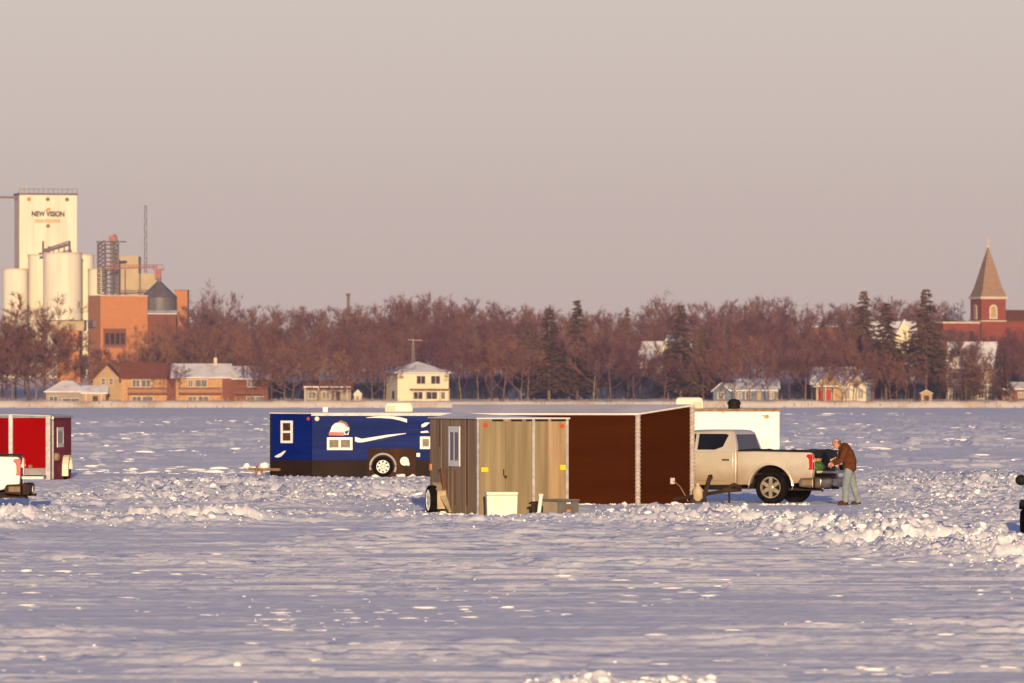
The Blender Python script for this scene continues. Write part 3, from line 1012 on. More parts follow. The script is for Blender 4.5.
def blue_house():
    L, N, W, H, RI = 6.5, 1.33, 2.4, 2.045, .006
    Yn, s = 205.0, 32.0
    cx = (312 - 512) / s
    t = nosed_house('ice_fishing_house', 'long blue wheeled ice fishing house with dark brown skirt and white swoosh stripes', (cx + L / 2, Yn + W / 2, 0), math.pi,
                    L, N, W, H, RI, M['blue'], M['blue_deep'], M['roof_grey'], edge_m=M['trim_w'])
    h = W / 2
    # near side is local +y; world +x is local -x : use u = (-1,0,0) so that u runs to the right in the photo
    O = Vector((L / 2, h, 0)); u = Vector((-1, 0, 0)); n = Vector((0, 1, 0))
    U = lambda px: (px - 312) / s
    zz = lambda py: CAMZ - (py - HY) / s
    O2, u2, n2, ln = nose_face(t, 1)
    un = lambda px: ln * (312 - px) / 41.0
    # skirts
    MB().fbox(O, u, n, 0, L, -.05, zz(460.3), 0, .010).build('skirt', M['dark_brown'], t)
    MB().fbox(O2, u2, n2, 0.0, ln, -.05, zz(460.3), 0.002, .012).build('nose_skirt', M['dark_brown'], t)
    MB().fbox(O, u, n, U(368), U(416), -.04, zz(448.6), .012, .022).build('wheel_panel', M['mid_brown'], t)
    # thin black line under the roof and at the nose edge
    MB().fbox(O, u, n, 0.02, L, zz(416.0), zz(415.0), .001, .012).build('gutter', M['black'], t)
    MB().tube([(L / 2 + N, 0, 0), (L / 2 + N, 0, H + RI)], .03, 8).build('nose_edge', M['black'], t)
    # windows
    window(t, O, u, n, U(327), U(352.5), zz(450), zz(437.3), .075, 'v', M['white'])
    window(t, O, u, n, U(420), U(440), zz(449), zz(436.5), .075, 'v', M['white'])
    window(t, O2, u2, n2, un(293), un(281.5), zz(443.2), zz(420.7), .075, 'h', M['white'])
    # stripes
    swoosh(t, O, u, n, [(U(355), zz(439), .07), (U(358), zz(440), .075), (U(362), zz(440.6), .055), (U(372), zz(438.8), .05), (U(388), zz(435.8), .035), (U(406), zz(433.4), .008)], M['decal_w'], 'stripe_decal')
    swoosh(t, O, u, n, [(U(373), zz(441), .004), (U(378), zz(439.8), .03), (U(392), zz(437.2), .012), (U(398), zz(436.0), .003)], M['decal_k'], 'stripe_decal')
    swoosh(t, O, u, n, [(U(366), zz(417.6), .006), (U(380), zz(416.9), .03), (U(392), zz(417.4), .04), (U(400), zz(418.8), .05), (U(407), zz(420.8), .055)], M['decal_w'], 'stripe_decal')
    # mounted picture decal: pale fish-like patch over a red bar
    p = [(U(329.5), zz(432.5)), (U(332), zz(426)), (U(336), zz(422.5)), (U(341), zz(420.8)), (U(346), zz(423)), (U(349.5), zz(428)), (U(348.5), zz(434.8)), (U(340), zz(435)), (U(332), zz(434))]
    a = MB().fpoly(O, u, n, p, .001, .004).build('picture_decal', M['decal_w'], t)
    MB().fpoly(O, u, n, [(U(334), zz(423.5)), (U(341), zz(420.2)), (U(346.5), zz(422.5)), (U(350), zz(428)), (U(347), zz(427)), (U(344), zz(423.8)), (U(340), zz(422.6))], .0045, .006).build('picture_border', M['decal_b'], a)
    MB().fpoly(O, u, n, [(U(329), zz(432)), (U(344), zz(432.2)), (U(344), zz(435.6)), (U(328.7), zz(435.4))], .0045, .0065).build('picture_caption', M['decal_r'], a)
    MB().fpoly(O, u, n, [(U(344.5), zz(431.5)), (U(349), zz(430)), (U(348), zz(433)), (U(346), zz(434.5))], .0045, .0065).build('picture_mark', M['decal_k'], a)
    # second picture at the end that slips behind the grey shelter
    MB().fpoly(O, u, n, [(U(420.5), zz(431.5)), (U(427.5), zz(430.6)), (U(429), zz(432.6)), (U(421), zz(433))], .001, .004).build('picture_decal', M['decal_w'], t)
    MB().fpoly(O, u, n, [(U(421), zz(425)), (U(425), zz(422.6)), (U(430), zz(422.4)), (U(426), zz(426.2)), (U(422), zz(427.6))], .001, .004).build('picture_decal', M['decal_w'], t)
    # small mark low on the nose
    swoosh(t, O2, u2, n2, [(un(275), zz(456.8), .01), (un(278), zz(456.4), .05), (un(281.5), zz(454.8), .06), (un(284.5), zz(452.2), .04), (un(286), zz(451.3), .008)], M['decal_w'], 'nose_decal', .006)
    # running lights and vents
    MB().lathe(O + u * U(317) + n * 0 + Z * zz(418.8), n, [(0, .075), (.03, .07), (.045, .03)], 12).build('marker_light', M['cream'], t)
    MB().lathe(O2 + u2 * un(308.5) + Z * zz(418.8), n2, [(0, .06), (.03, .05)], 12).build('marker_light', M['red_lens'], t)
    MB().lathe(O + u * U(404.5) + n * .022 + Z * zz(461.2), n, [(0, .14), (.03, .14), (.05, .10)], 14).build('vent_cover', M['white'], t)
    MB().fbox(O, u, n, U(407), U(409.5), zz(465.5), zz(462.5), .02, .05).build('vent_cover', M['white'], t)
    MB().fbox(O, u, n, U(416.5), U(420), zz(456.8), zz(453), .012, .05).build('marker_light', M['white'], t)
    # wheel with pale guard ring
    wc = O + u * U(383) + n * (.03) + Z * zz(466.6)
    wheel(t, wc, n, .32, .26, 8, M['white'], .62)
    g = MB()
    ang = [R(a) for a in range(-25, 206, 11)]
    prof = [(wc + u * math.cos(a) * .40 + Z * math.sin(a) * .40) for a in ang]
    g.tube([p + n * .10 for p in prof], .035, 6)
    g.build('wheel_guard', M['silver'], t)
    # roof pieces
    ac = thing_box_ac(t, 'air_conditioner', (L / 2 - U(398.5), .3, H + .06), .88, .75, .31)
    MB().box(L / 2 - U(327.2), L / 2 - U(322), .3, .5, H + .05, H + .22).build('roof_vent', M['white'], t, bevel=.02)
    # tongue with jack, laden with snow lumps
    ax = L / 2 + N
    m = MB()
    m.tube([(ax - .3, .5, .30), (ax + .45, .04, .30), (ax + .8, .0, .33)], .05, 6)
    m.tube([(ax - .3, -.5, .30), (ax + .45, 0, .30)], .045, 6)
    m.build('tongue', M['tan_steel'], t)
    m = MB()
    m.tube([(ax + .42, .1, .42), (ax + .50, .12, 0)], .04, 6)
    m.tube([(ax + .30, .05, .30), (ax + .22, .12, .0)], .04, 6)
    m.build('jack', M['tan_steel'], t)
    for q, (a, r, dz) in enumerate(((.20, .15, .40), (.76, .10, .40))):
        k = MB().ell((ax + a, .05, dz), r * 1.1, r, r * .85, 12, 8)
        rr = random.Random(q)
        k.v = [(x + rr.uniform(-.02, .02), y, z + rr.uniform(-.02, .02)) for x, y, z in k.v]
        o = k.build('snow_lump', M['snow_chunk'], None, smooth=True)
        o.matrix_world = Matrix.Translation(t.location) @ Matrix.Rotation(math.pi, 4, 'Z')
        tag(o, ['lump of snow on the blue shelter tongue, the larger one next to its wall', 'lump of snow on the outer tip of the blue shelter tongue'][q], 'snow lump', 'snow lumps on the trailer tongue')
    return t


def thing_box_ac(parent, name, c, lx, ly, lz):
    """rooftop unit: tapered shroud on a gasket, louvred end"""
    x, y, z = c
    b = MB()
    rings = []
    for f, zz in ((1.0, 0), (1.0, lz * .55), (.93, lz * .85), (.80, lz)):
        rings.append([(x - lx / 2 * f, y - ly / 2 * f, z + zz), (x + lx / 2 * f, y - ly / 2 * f, z + zz), (x + lx / 2 * f, y + ly / 2 * f, z + zz), (x - lx / 2 * f, y + ly / 2 * f, z + zz)])
    b.loft(rings)
    o = b.build(name, M['cream'], parent, bevel=.05, segs=3, smooth=True)
    g = MB()
    for k in range(5):
        zz = z + lz * (.14 + .1 * k)
        g.box(x + lx * .12, x + lx * .44, y + (ly / 2 + .002) * (-1), y - ly / 2 + .02, zz, zz + .012)
        g.box(x + lx * .12, x + lx * .44, y + ly / 2 - .02, y + ly / 2 + .002, zz, zz + .012)
    g.build('louvre', M['bin_tan'], o)
    return o


def white_house():
    Y, s = 185.0, F / 185.0
    xr, L, W, H = (779 - 512) / s, 5.4, 2.4, CAMZ - (411.5 - HY) / s
    t = thing('ice_fishing_house', 'cream white box trailer house standing behind the silver pickup', 'ice shelter', (xr - L / 2, Y + W / 2, 0))
    b = MB().box(-L / 2, L / 2, -W / 2, W / 2, .18, H)
    b.build('wall', M['white'], t, bevel=.012)
    k = MB().box(-L / 2 - .03, L / 2 + .03, -W / 2 - .03, W / 2 + .03, H + .003, H + .075)
    k.build('roof', M['tan_steel'], t)
    MB().box(L / 2 - .012, L / 2 + .012, -W / 2 - .014, -W / 2 + .1, .2, H - .01).build('corner_trim', M['cream'], t)
    O, u, n = Vector((L / 2, -W / 2, 0)), Vector((1, 0, 0)), Vector((0, -1, 0))
    zz = lambda py: CAMZ - (py - HY) / s
    U = lambda px: (px - 779) / s
    MB().fpoly(O, u, n, [(U(761), zz(414.6)), (U(765), zz(415.2)), (U(767.5), zz(414.4)), (U(769.5), zz(416)), (U(768), zz(418.5)), (U(764.5), zz(418.6)), (U(764), zz(416.6))], .001, .005).build('worn_decal', M['tanbag'], t)
    MB().fbox(O, u, n, U(762.5), U(768.5), zz(446), zz(439), .001, .03).build('filler_door', M['cream'], t)
    MB().fbox(O, u, n, U(722), U(724), zz(413.4), zz(411.6), .001, .03).build('marker_light', M['amber'], t)
    thing_box_ac(t, 'air_conditioner', (L / 2 + U(690.3), .1, H + .075), .80, .74, .33)
    v = MB()
    v.lathe((L / 2 + U(735.5), 0, H + .07), Z, [(0, .17), (.12, .17), (.13, .20), (.20, .185), (.26, .13), (.285, .05)], 16)
    v.build('roof_vent', M['black'], t, smooth=True)
    f = MB().box(-L / 2 + .3, L / 2 - .1, -W / 2 + .1, W / 2 - .1, .08, .178)
    f.build('frame', M['steel_dark'], t)
    for x in (-.5, .4):
        wheel(t, (x, -W / 2 - .02, .33), (0, -1, 0), .33, .22, 6, M['white'], .6)
        wheel(t, (x, W / 2 + .02, .33), (0, 1, 0), .33, .22, 6, M['white'], .6)
    return t


def red_house():
    L, N, W, H, RI = 5.0, 1.25, 2.0, 1.985, .03
    yaw = R(-94)
    d = Vector((math.cos(yaw), math.sin(yaw), 0))
    yv = Vector((-d.y, d.x, 0))
    corner = Vector((gx(49.0, 201), 201, 0))
    c = corner - d * L / 2 - yv * W / 2
    t = nosed_house('ice_fishing_house', 'bright red V-nosed ice fishing house with maroon side wall and silver corner trim', c, yaw, L, N, W, H, RI, M['maroon'], M['red'], M['roof_grey'], edge_m=M['silver'])
    # nose panel lower plate and trims
    for sg in (1, -1):
        O2, u2, n2, ln = nose_face(t, sg)
        MB().fbox(O2, u2, n2, .03, ln, 0, .40, .002, .012).build('stone_guard', M['silver'], t)
        MB().fbox(O2, u2, n2, .02, ln + .01, H - .045, H + .02, .002, .02).build('nose_trim', M['silver'], t)
    MB().tube([(L / 2 + N, 0, .1), (L / 2 + N, 0, H + .05)], .07, 8).build('nose_post', M['trim_w'], t)
    O2, u2, n2, ln = nose_face(t, 1)
    MB().fbox(O2, u2, n2, -.02, .14, .0, H, .003, .03).build('corner_trim', M['trim_w'], t)
    MB().lathe(O2 + u2 * (ln * .5) + Z * .45, n2, [(0, .07), (.05, .06)], 10).build('tie_ring', M['tan_steel'], t)
    # side wall: trim band, window, lamp, wheel with pale mudguard
    O, u, n = Vector((L / 2, W / 2, 0)), Vector((-1, 0, 0)), Vector((0, 1, 0))
    MB().fbox(O, u, n, .02, .62, .05, H - .12, .001, .02).build('door', M['silver'], t)
    MB().fbox(O, u, n, .64, .80, .05, H - .12, .001, .04).build('door_trim', M['trim_w'], t)
    window(t, O, u, n, 1.75, 3.15, 1.02, 1.64, .12, '', M['cream'], dep=.02)
    MB().lathe(O + u * 1.25 + Z * .73, n, [(0, .13), (.12, .12), (.16, .05)], 12).build('fuel_cap', M['tan_steel'], t)
    MB().lathe(O + u * .35 + Z * (H - .05), n, [(0, .05), (.10, .05)], 10).build('porch_light', M['cream'], t)
    wc = O + u * 3.4 - n * .02 + Z * .33
    wheel(t, wc, n, .33, .22, 6, M['white'], .62)
    g = MB()
    for k in range(9):
        a0, a1 = R(180 - k * 20), R(180 - (k + 1) * 20)
        q = [wc + u * math.cos(a) * .42 * (1.15) + Z * math.sin(a) * .42 - n * .13 for a in (a0, a1)]
        g.prism([q[0], q[1], q[1] + n * .34, q[0] + n * .34], (0, 0, .025))
    g.fbox(wc - Z * wc.z, u, n, -.50, -.46, .12, .36, -.13, .21)
    g.build('mudguard', M['cream'], t)
    return t


def grey_house():
    """weathered plywood wheel house: doors in the end that faces the camera"""
    W, L, H = 2.0, 5.0, 2.105
    c0 = Vector((gx(478, 142.7), 142.7, 0))
    yaw = math.atan2(.221, .976)
    t = thing('ice_fishing_house', 'weathered grey-brown plywood ice shelter with double doors and yellow reflectors', 'ice shelter', c0, yaw)
    # local: x along the door wall (to the right), y along the length (away), origin at the near left corner
    b = MB().box(0, W, 0.0, L, -.06, H)
    b.build('wall', M['grey_ply2'], t, bevel=.006)
    OF, uf, nf = Vector((0, 0, 0)), Vector((1, 0, 0)), Vector((0, -1, 0))
    OS, us, ns = Vector((0, 0, 0)), Vector((0, 1, 0)), Vector((-1, 0, 0))
    s = 46.0
    U = lambda px: (px - 478) / 44.8
    zz = lambda py: CAMZ - (py - HY) / s
    # front skin and the two door leaves
    MB().fbox(OF, uf, nf, U(478), W, -.05, H - .03, .001, .012).build('door_wall', M['grey_ply'], t)
    d = MB().fbox(OF, uf, nf, U(484), U(504.6), -.04, H - .05, .013, .034).build('door', M['grey_ply'], t, bevel=.004)
    MB().tube([OF + uf * U(503) + nf * .07 + Z * .88, OF + uf * U(503) + nf * .07 + Z * 1.02], .012, 6).build('handle', M['steel_dark'], d)
    MB().fbox(OF, uf, nf, U(505.3), U(531), -.04, H - .05, .013, .034).build('door', M['grey_ply'], t, bevel=.004)
    # padlock hasp
    h = MB()
    h.fbox(OF, uf, nf, U(503.2), U(506.6), .85, .88, .036, .05)
    h.lathe(OF + uf * U(505) + nf * .05 + Z * .84, nf, [(0, .025), (.02, .025)], 8)
    h.build('hasp', M['steel_dark'], t)
    MB().fbox(OF, uf, nf, U(531.6), U(534.4), .03, H + .01, .013, .06).build('door_rail', M['galv'], t)
    MB().fbox(OF, uf, nf, U(548), U(566.4), -.02, H - .05, .013, .028).build('end_panel', M['grey_ply2'], t)
    MB().fbox(OF, uf, nf, W - .045, W + .015, -.02, H, .013, .04).build('corner_trim', M['galv'], t)
    MB().tube([(0, -.012, -.02), (0, -.012, H)], .035, 8).build('corner_trim', M['galv'], t)
    # sill strip under the roof, with dark gaps
    for a, bb in ((492, 503), (511, 522), (526, 548), (551, 566)):
        MB().fbox(OF, uf, nf, U(a), U(bb), H - .045, H - .003, .013, .03).build('header_strip', M['black'], t)
    # reflectors and lamps
    for px, py, w_, h_, m in ((484.3, 469.7, 7, 4.6, 'yellow'), (562.4, 467.7, 5.5, 5.2, 'yellow')):
        MB().fbox(OF, uf, nf, U(px - w_ / 2), U(px + w_ / 2), zz(py + h_ / 2), zz(py - h_ / 2), .035, .055).build('reflector', M[m], t, bevel=.006)
    for px, py in ((485.5, 425.3), (562, 426)):
        MB().lathe(OF + uf * U(px) + nf * .034 + Z * zz(py), nf, [(0, .05), (.025, .045), (.035, .02)], 12).build('tail_lamp', M['red_lens'], t)
    # the long side: u runs away from the camera
    V = lambda px: L * (478 - px) / 48.0
    sz = lambda py: CAMZ - (py - HY) / 45.2
    MB().fbox(OS, us, ns, .02, .10, sz(472), sz(467), .001, .02).build('reflector', M['amber'], t)
    MB().fbox(OS, us, ns, V(431.6), V(429.9), sz(471.5), sz(465), .001, .02).build('reflector', M['amber'], t)
    window(t, OS, us, ns, V(460.5), V(449.5), sz(466.2), sz(426.3), .13, 'v', M['white'], dep=.018)
    for px, w_, py0, py1 in ((440, .10, 419, 447), (467.3, .10, 419, 505), (455.5, .06, 470, 505), (447.5, .05, 470, 494)):
        MB().fbox(OS, us, ns, V(px) - w_, V(px) + w_, sz(py1), sz(py0), .0012, .004).build('rust_stain', M['rust'], t)
    for k, px in enumerate((441.5, 452.5, 465.5)):
        MB().fbox(OS, us, ns, V(px) - .03, V(px) + .03, -.03, H - .01, .001, .012).build('batten', M['grey_ply'], t)
    q = MB()
    q.tube([OS + us * V(441.5) + ns * .06 + Z * sz(471), OS + us * V(446.5) + ns * .10 + Z * sz(469), OS + us * V(446.8) + ns * .06 + Z * sz(490)], .02, 6)
    q.build('crank_handle', M['rust'], t)
    wc = OS + us * V(443) + ns * .24 + Z * .29
    wheel(t, wc, ns, .33, .20, 8, M['white'], .70)
    g = MB()
    # pale mudguard between the wall and the wheel
    f0 = V(446.2)
    g.fbox(OS, us, ns, f0 - .03, f0, .10, .48, .0, .20)
    g.prism([OS + us * (f0 - .03) + Z * .482, OS + us * (f0 - .03) + ns * .20 + Z * .482, OS + us * (f0 + .5) + ns * .20 + Z * .66, OS + us * (f0 + .5) + Z * .66], (0, 0, .02))
    g.prism([OS + us * (f0 - .04) + Z * .40, OS + us * (f0 - .04) + ns * .14 + Z * .36, OS + us * (f0 - .55) + ns * .05 + Z * .04, OS + us * (f0 - .55) + Z * .04], (0, 0, .02))
    g.build('fender', M['tank'], t)
    # roof: thin sheet and drifted snow on it
    MB().box(-.04, W + .05, -.05, L + .05, H + .003, H + .035).build('roof', M['roof_grey'], t)
    sn = MB()
    nx, ny = 14, 16
    vs, fs = [], []
    for j in range(ny + 1):
        for i in range(nx + 1):
            a, bb = i / nx, j / ny
            x, y = -.02 + (W * .93) * a, .02 + (L - .04) * bb
            e = min(1, 5 * min(a, 1 - a)) * min(1, 6 * min(bb, 1 - bb))
            hh = .14 * max(0, 1 - a * 1.0) * (.35 + .65 * bb) * e + .01 * e * math.sin(7 * a + 5 * bb) ** 2
            vs.append((x, y, H + .036 + hh))
    for j in range(ny):
        for i in range(nx):
            k = j * (nx + 1) + i
            fs.append((k, k + 1, k + nx + 2, k + nx + 1))
    sn.add(vs, fs)
    o = sn.build('roof_snow', M['roof_snow'], t, smooth=True)
    return t


# ------------------------------------------------------------------ pickup (front towards local +x)
def arch(cx, cz, r, a0, a1, n=14):
    return [(cx + r * math.cos(a0 + (a1 - a0) * k / n), cz + r * math.sin(a0 + (a1 - a0) * k / n)) for k in range(n + 1)]


def xz(m, pts, y0, y1):
    return m.prism([(x, y0, z) for x, z in pts], (0, y1 - y0, 0))


def pickup(label, loc, yaw, paint, cover=True, chrome=None):
    chrome = chrome or M['chrome']
    t = thing('pickup_truck', label, 'pickup truck', loc, yaw)
    # bed sides with wheel arches
    prof = [(-1.04, 1.27), (-1.09, 1.22), (-1.10, .95), (-1.08, .60), (-.60, .50)] + arch(0, .41, .54, R(172), R(8)) + [(.60, .47), (.875, .46), (.875, 1.285), (.4, 1.29)]
    for sg in (1, -1):
        m = MB()
        xz(m, prof, sg * .80, sg * 1.0)
        m.build('bed_side', paint, t, bevel=.035, segs=3, smooth=True)
        a = MB()
        pts = [(x, z) for x, z in arch(0, .41, .575, R(186), R(-6), 18)]
        a.tube([(x, sg * .985, z) for x, z in pts], .035, 8)
        a.build('wheel_arch', paint, t, smooth=True)
        l = MB()
        xz(l, arch(0, .41, .53, R(180), R(0)), sg * .45, sg * .66)
        l.build('wheel_well', M['matte'], t)
    # bed inner: floor, bulkhead
    MB().box(-1.06, .87, -.80, .80, .70, .76).build('bed_floor', M['black'], t)
    MB().box(.80, .87, -.80, .80, .765, 1.27).build('bed_bulkhead', M['black'], t)
    # cab and bonnet lower body
    low = [(.885, .46), (3.16, .44)] + arch(3.75, .41, .54, R(176), R(4)) + [(4.34, .50), (4.68, .52), (4.72, .95), (4.60, 1.10), (4.25, 1.17), (3.1, 1.245), (2.95, 1.285), (.885, 1.285)]
    m = MB()
    xz(m, low, -.985, .985)
    m.build('body', paint, t, bevel=.04, segs=3, smooth=True)
    for sg in (1, -1):
        l = MB()
        xz(l, arch(3.75, .41, .53, R(180), R(0)), sg * .5, sg * .99)
        l.build('wheel_well', M['matte'], t)
    # cab top: tapering shell
    rings = []
    for (x0, x1, hw, z) in ((.90, 2.98, .95, 1.275), (.93, 2.72, .878, 1.44), (1.02, 2.28, .745, 1.745), (1.10, 2.14, .66, 1.80), (1.24, 2.0, .50, 1.818)):
        rings.append([(x0, -hw, z), (x0, -hw * .6, z), (x0, hw * .6, z), (x0, hw, z), (x1, hw, z), (x1 + .04, hw * .6, z), (x1 + .04, -hw * .6, z), (x1, -hw, z)])
    c = MB()
    c.loft(rings)
    c.build('cab', paint, t, smooth=True, bevel=.02)

    def hy(z):  # half width of the glasshouse at a height
        return np.interp(z, [1.275, 1.745], [.95, .745])

    def side_glass(poly, sg, nm, mm):
        g = MB()
        a = [Vector((x, sg * (hy(z) + .006), z)) for x, z in poly]
        g.prism(a, (0, -sg * .02, 0))
        return g.build(nm, mm, t)
    for sg in (1, -1):
        side_glass([(1.47, 1.325), (1.27, 1.40), (1.16, 1.69), (1.24, 1.715), (1.93, 1.715), (1.93, 1.325)], sg, 'side_window', M['glass_k'])
        side_glass([(2.01, 1.325), (2.01, 1.715), (2.20, 1.71), (2.78, 1.35), (2.78, 1.325)], sg, 'side_window', M['glass_k'])
        # doors: proud skins with a real gap between them
        for (x0, x1) in ((.97, 1.955), (1.975, 3.02)):
            d = MB()
            lower = [(x0 + .02, .56), (x1 - .02, .56), (x1, .62), (x1, 1.255), (x0, 1.255), (x0, .9)] if x0 > 1.5 else [(x0 + .14, .60), (x0 + .22, .56), (x1 - .02, .56), (x1, .62), (x1, 1.255), (x0, 1.255), (x0, .82)]
            xz(d, lower, sg * .975, sg * 1.003)
            dd = d.build('door', paint, t, bevel=.012, smooth=True)
            h = MB().box(x0 + .06, x0 + .28, sg * 1.003, sg * 1.045, 1.06, 1.10)
            h.build('handle', M['chrome'], dd, bevel=.012)
        MB().box(1.0, 3.05, sg * .80, sg * 1.0, .34, .45).build('sill', M['black'], t, bevel=.02)
        # rear pillar edge trim line
        MB().box(2.45, 2.62, sg * 1.0, sg * 1.22, 1.22, 1.40).build('side_mirror', M['black'], t, bevel=.03)
        # lamps
        tl = MB()
        xz(tl, [(-1.105, .84), (-1.115, 1.22), (-.96, 1.22), (-.93, 1.17), (-1.0, 1.10), (-1.01, .90), (-.98, .84)], sg * .90, sg * 1.012)
        tl.build('tail_lamp', M['tail_red'], t, bevel=.015)
        MB().box(-1.118, -1.07, sg * .93, sg * 1.0, 1.03, 1.09).build('reverse_lamp', M['white'], t)
        hl = MB()
        xz(hl, [(4.45, .88), (4.735, .86), (4.72, 1.04), (4.5, 1.07)], sg * .68, sg * .995)
        hl.build('headlight', M['white'], t, bevel=.02)
    # rear glass on the sloping back
    g = MB()
    g.prism([(.905 - .004, -.78, 1.33), (.905 - .004, .78, 1.33), (1.0 - .004, .66, 1.70), (1.0 - .004, -.66, 1.70)], (.02, 0, 0))
    g.build('rear_window', M['glass_k'], t)
    g = MB()
    g.prism([(2.98, -.78, 1.32), (2.98, .78, 1.32), (2.40, .66, 1.715), (2.40, -.66, 1.715)], (.03, 0, 0.03))
    g.build('windscreen', M['glass_k'], t)
    # front
    MB().box(4.69, 4.745, -.66, .66, .62, .98).build('grille', M['black'], t, bevel=.02)
    MB().box(4.66, 4.84, -.98, .98, .38, .58).build('front_bumper', M['chrome'], t, bevel=.05, segs=3)
    # lowered tailgate and rear bumper
    tg = MB().box(-1.60, -1.115, -.77, .77, .755, .82)
    tgo = tg.build('tailgate', paint, t, bevel=.015)
    MB().box(-1.59, -1.13, -.73, .73, .821, .829).build('liner', M['black'], tgo)
    MB().box(-1.612, -1.60, -.77, .77, .752, .83).build('edge', M['trim_w'], tgo)
    b = MB()
    out = [(-1.13, .66), (-1.30, .655), (-1.335, .60), (-1.32, .44), (-1.26, .39), (-1.13, .40)]
    xz(b, out, -.99, .99)
    bo = b.build('rear_bumper', chrome, t, bevel=.04, segs=3, smooth=True)
    for sg in (1, -1):
        e = MB()
        xz(e, [(-1.12, .655), (-1.12, .40), (-.75, .43), (-.72, .55), (-.78, .645)], sg * .88, sg * 1.012)
        e.build('end_cap', chrome, bo, bevel=.03, segs=3)
        MB().box(-1.09, -.83, sg * 1.012, sg * 1.018, .47, .59).build('step_recess', M['truck_dirt'], bo)
    MB().box(-1.345, -1.325, -.16, .16, .46, .59).build('number_plate', M['trim_w'], bo)
    MB().box(-1.42, -1.05, -.05, .05, .36, .42).build('hitch', M['black'], t)
    MB().tube([(-.3, .55, .36), (-1.18, .60, .36), (-1.24, .68, .33)], .035, 8).build('exhaust', M['steel_dark'], t)
    # underbody, axle
    MB().box(-1.0, 4.5, -.5, .5, .38, .62).build('chassis', M['black'], t)
    MB().tube([(0, -.8, .41), (0, .8, .41)], .07, 8).build('axle', M['black'], t)
    for x in (0, 3.75):
        for sg in (1, -1):
            wheel(t, (x, sg * .86, .405), (0, sg, 0), .405, .28, 6, M['rim'], .63)
    if cover:
        # soft roll-up cover, slightly slack, with its rear flap
        vs, fs = [], []
        nx, ny = 14, 8
        for j in range(ny + 1):
            for i in range(nx + 1):
                a, bb = i / nx, j / ny
                x = .86 - 1.97 * a
                vs.append((x, -.93 + 1.86 * bb, 1.318 + .018 * math.sin(9 * a + 1) - .03 * math.sin(math.pi * bb) * math.sin(math.pi * a) + .012 * math.sin(31 * a + 4 * bb)))
        for j in range(ny):
            for i in range(nx):
                k = j * (nx + 1) + i
                fs.append((k, k + 1, k + nx + 2, k + nx + 1))
        c = MB().add(vs, fs)
        o = c.build('bed_cover', M['black_cloth'], t, smooth=True)
        so = o.modifiers.new('s', 'SOLIDIFY'); so.thickness = .035
        f = MB()
        f.prism([(-1.10, -.80, 1.30), (-1.10, .80, 1.30), (-1.115, .80, 1.16), (-1.12, .1, 1.12), (-1.115, -.80, 1.15)], (.015, 0, 0))
        f.build('cover_flap', M['black_cloth'], t)
    else:
        MB().box(-1.08, .86, -.98, .98, 1.295, 1.325).build('bed_cover', M['black_cloth'], t, bevel=.008)
    return t


TRUCK = {}


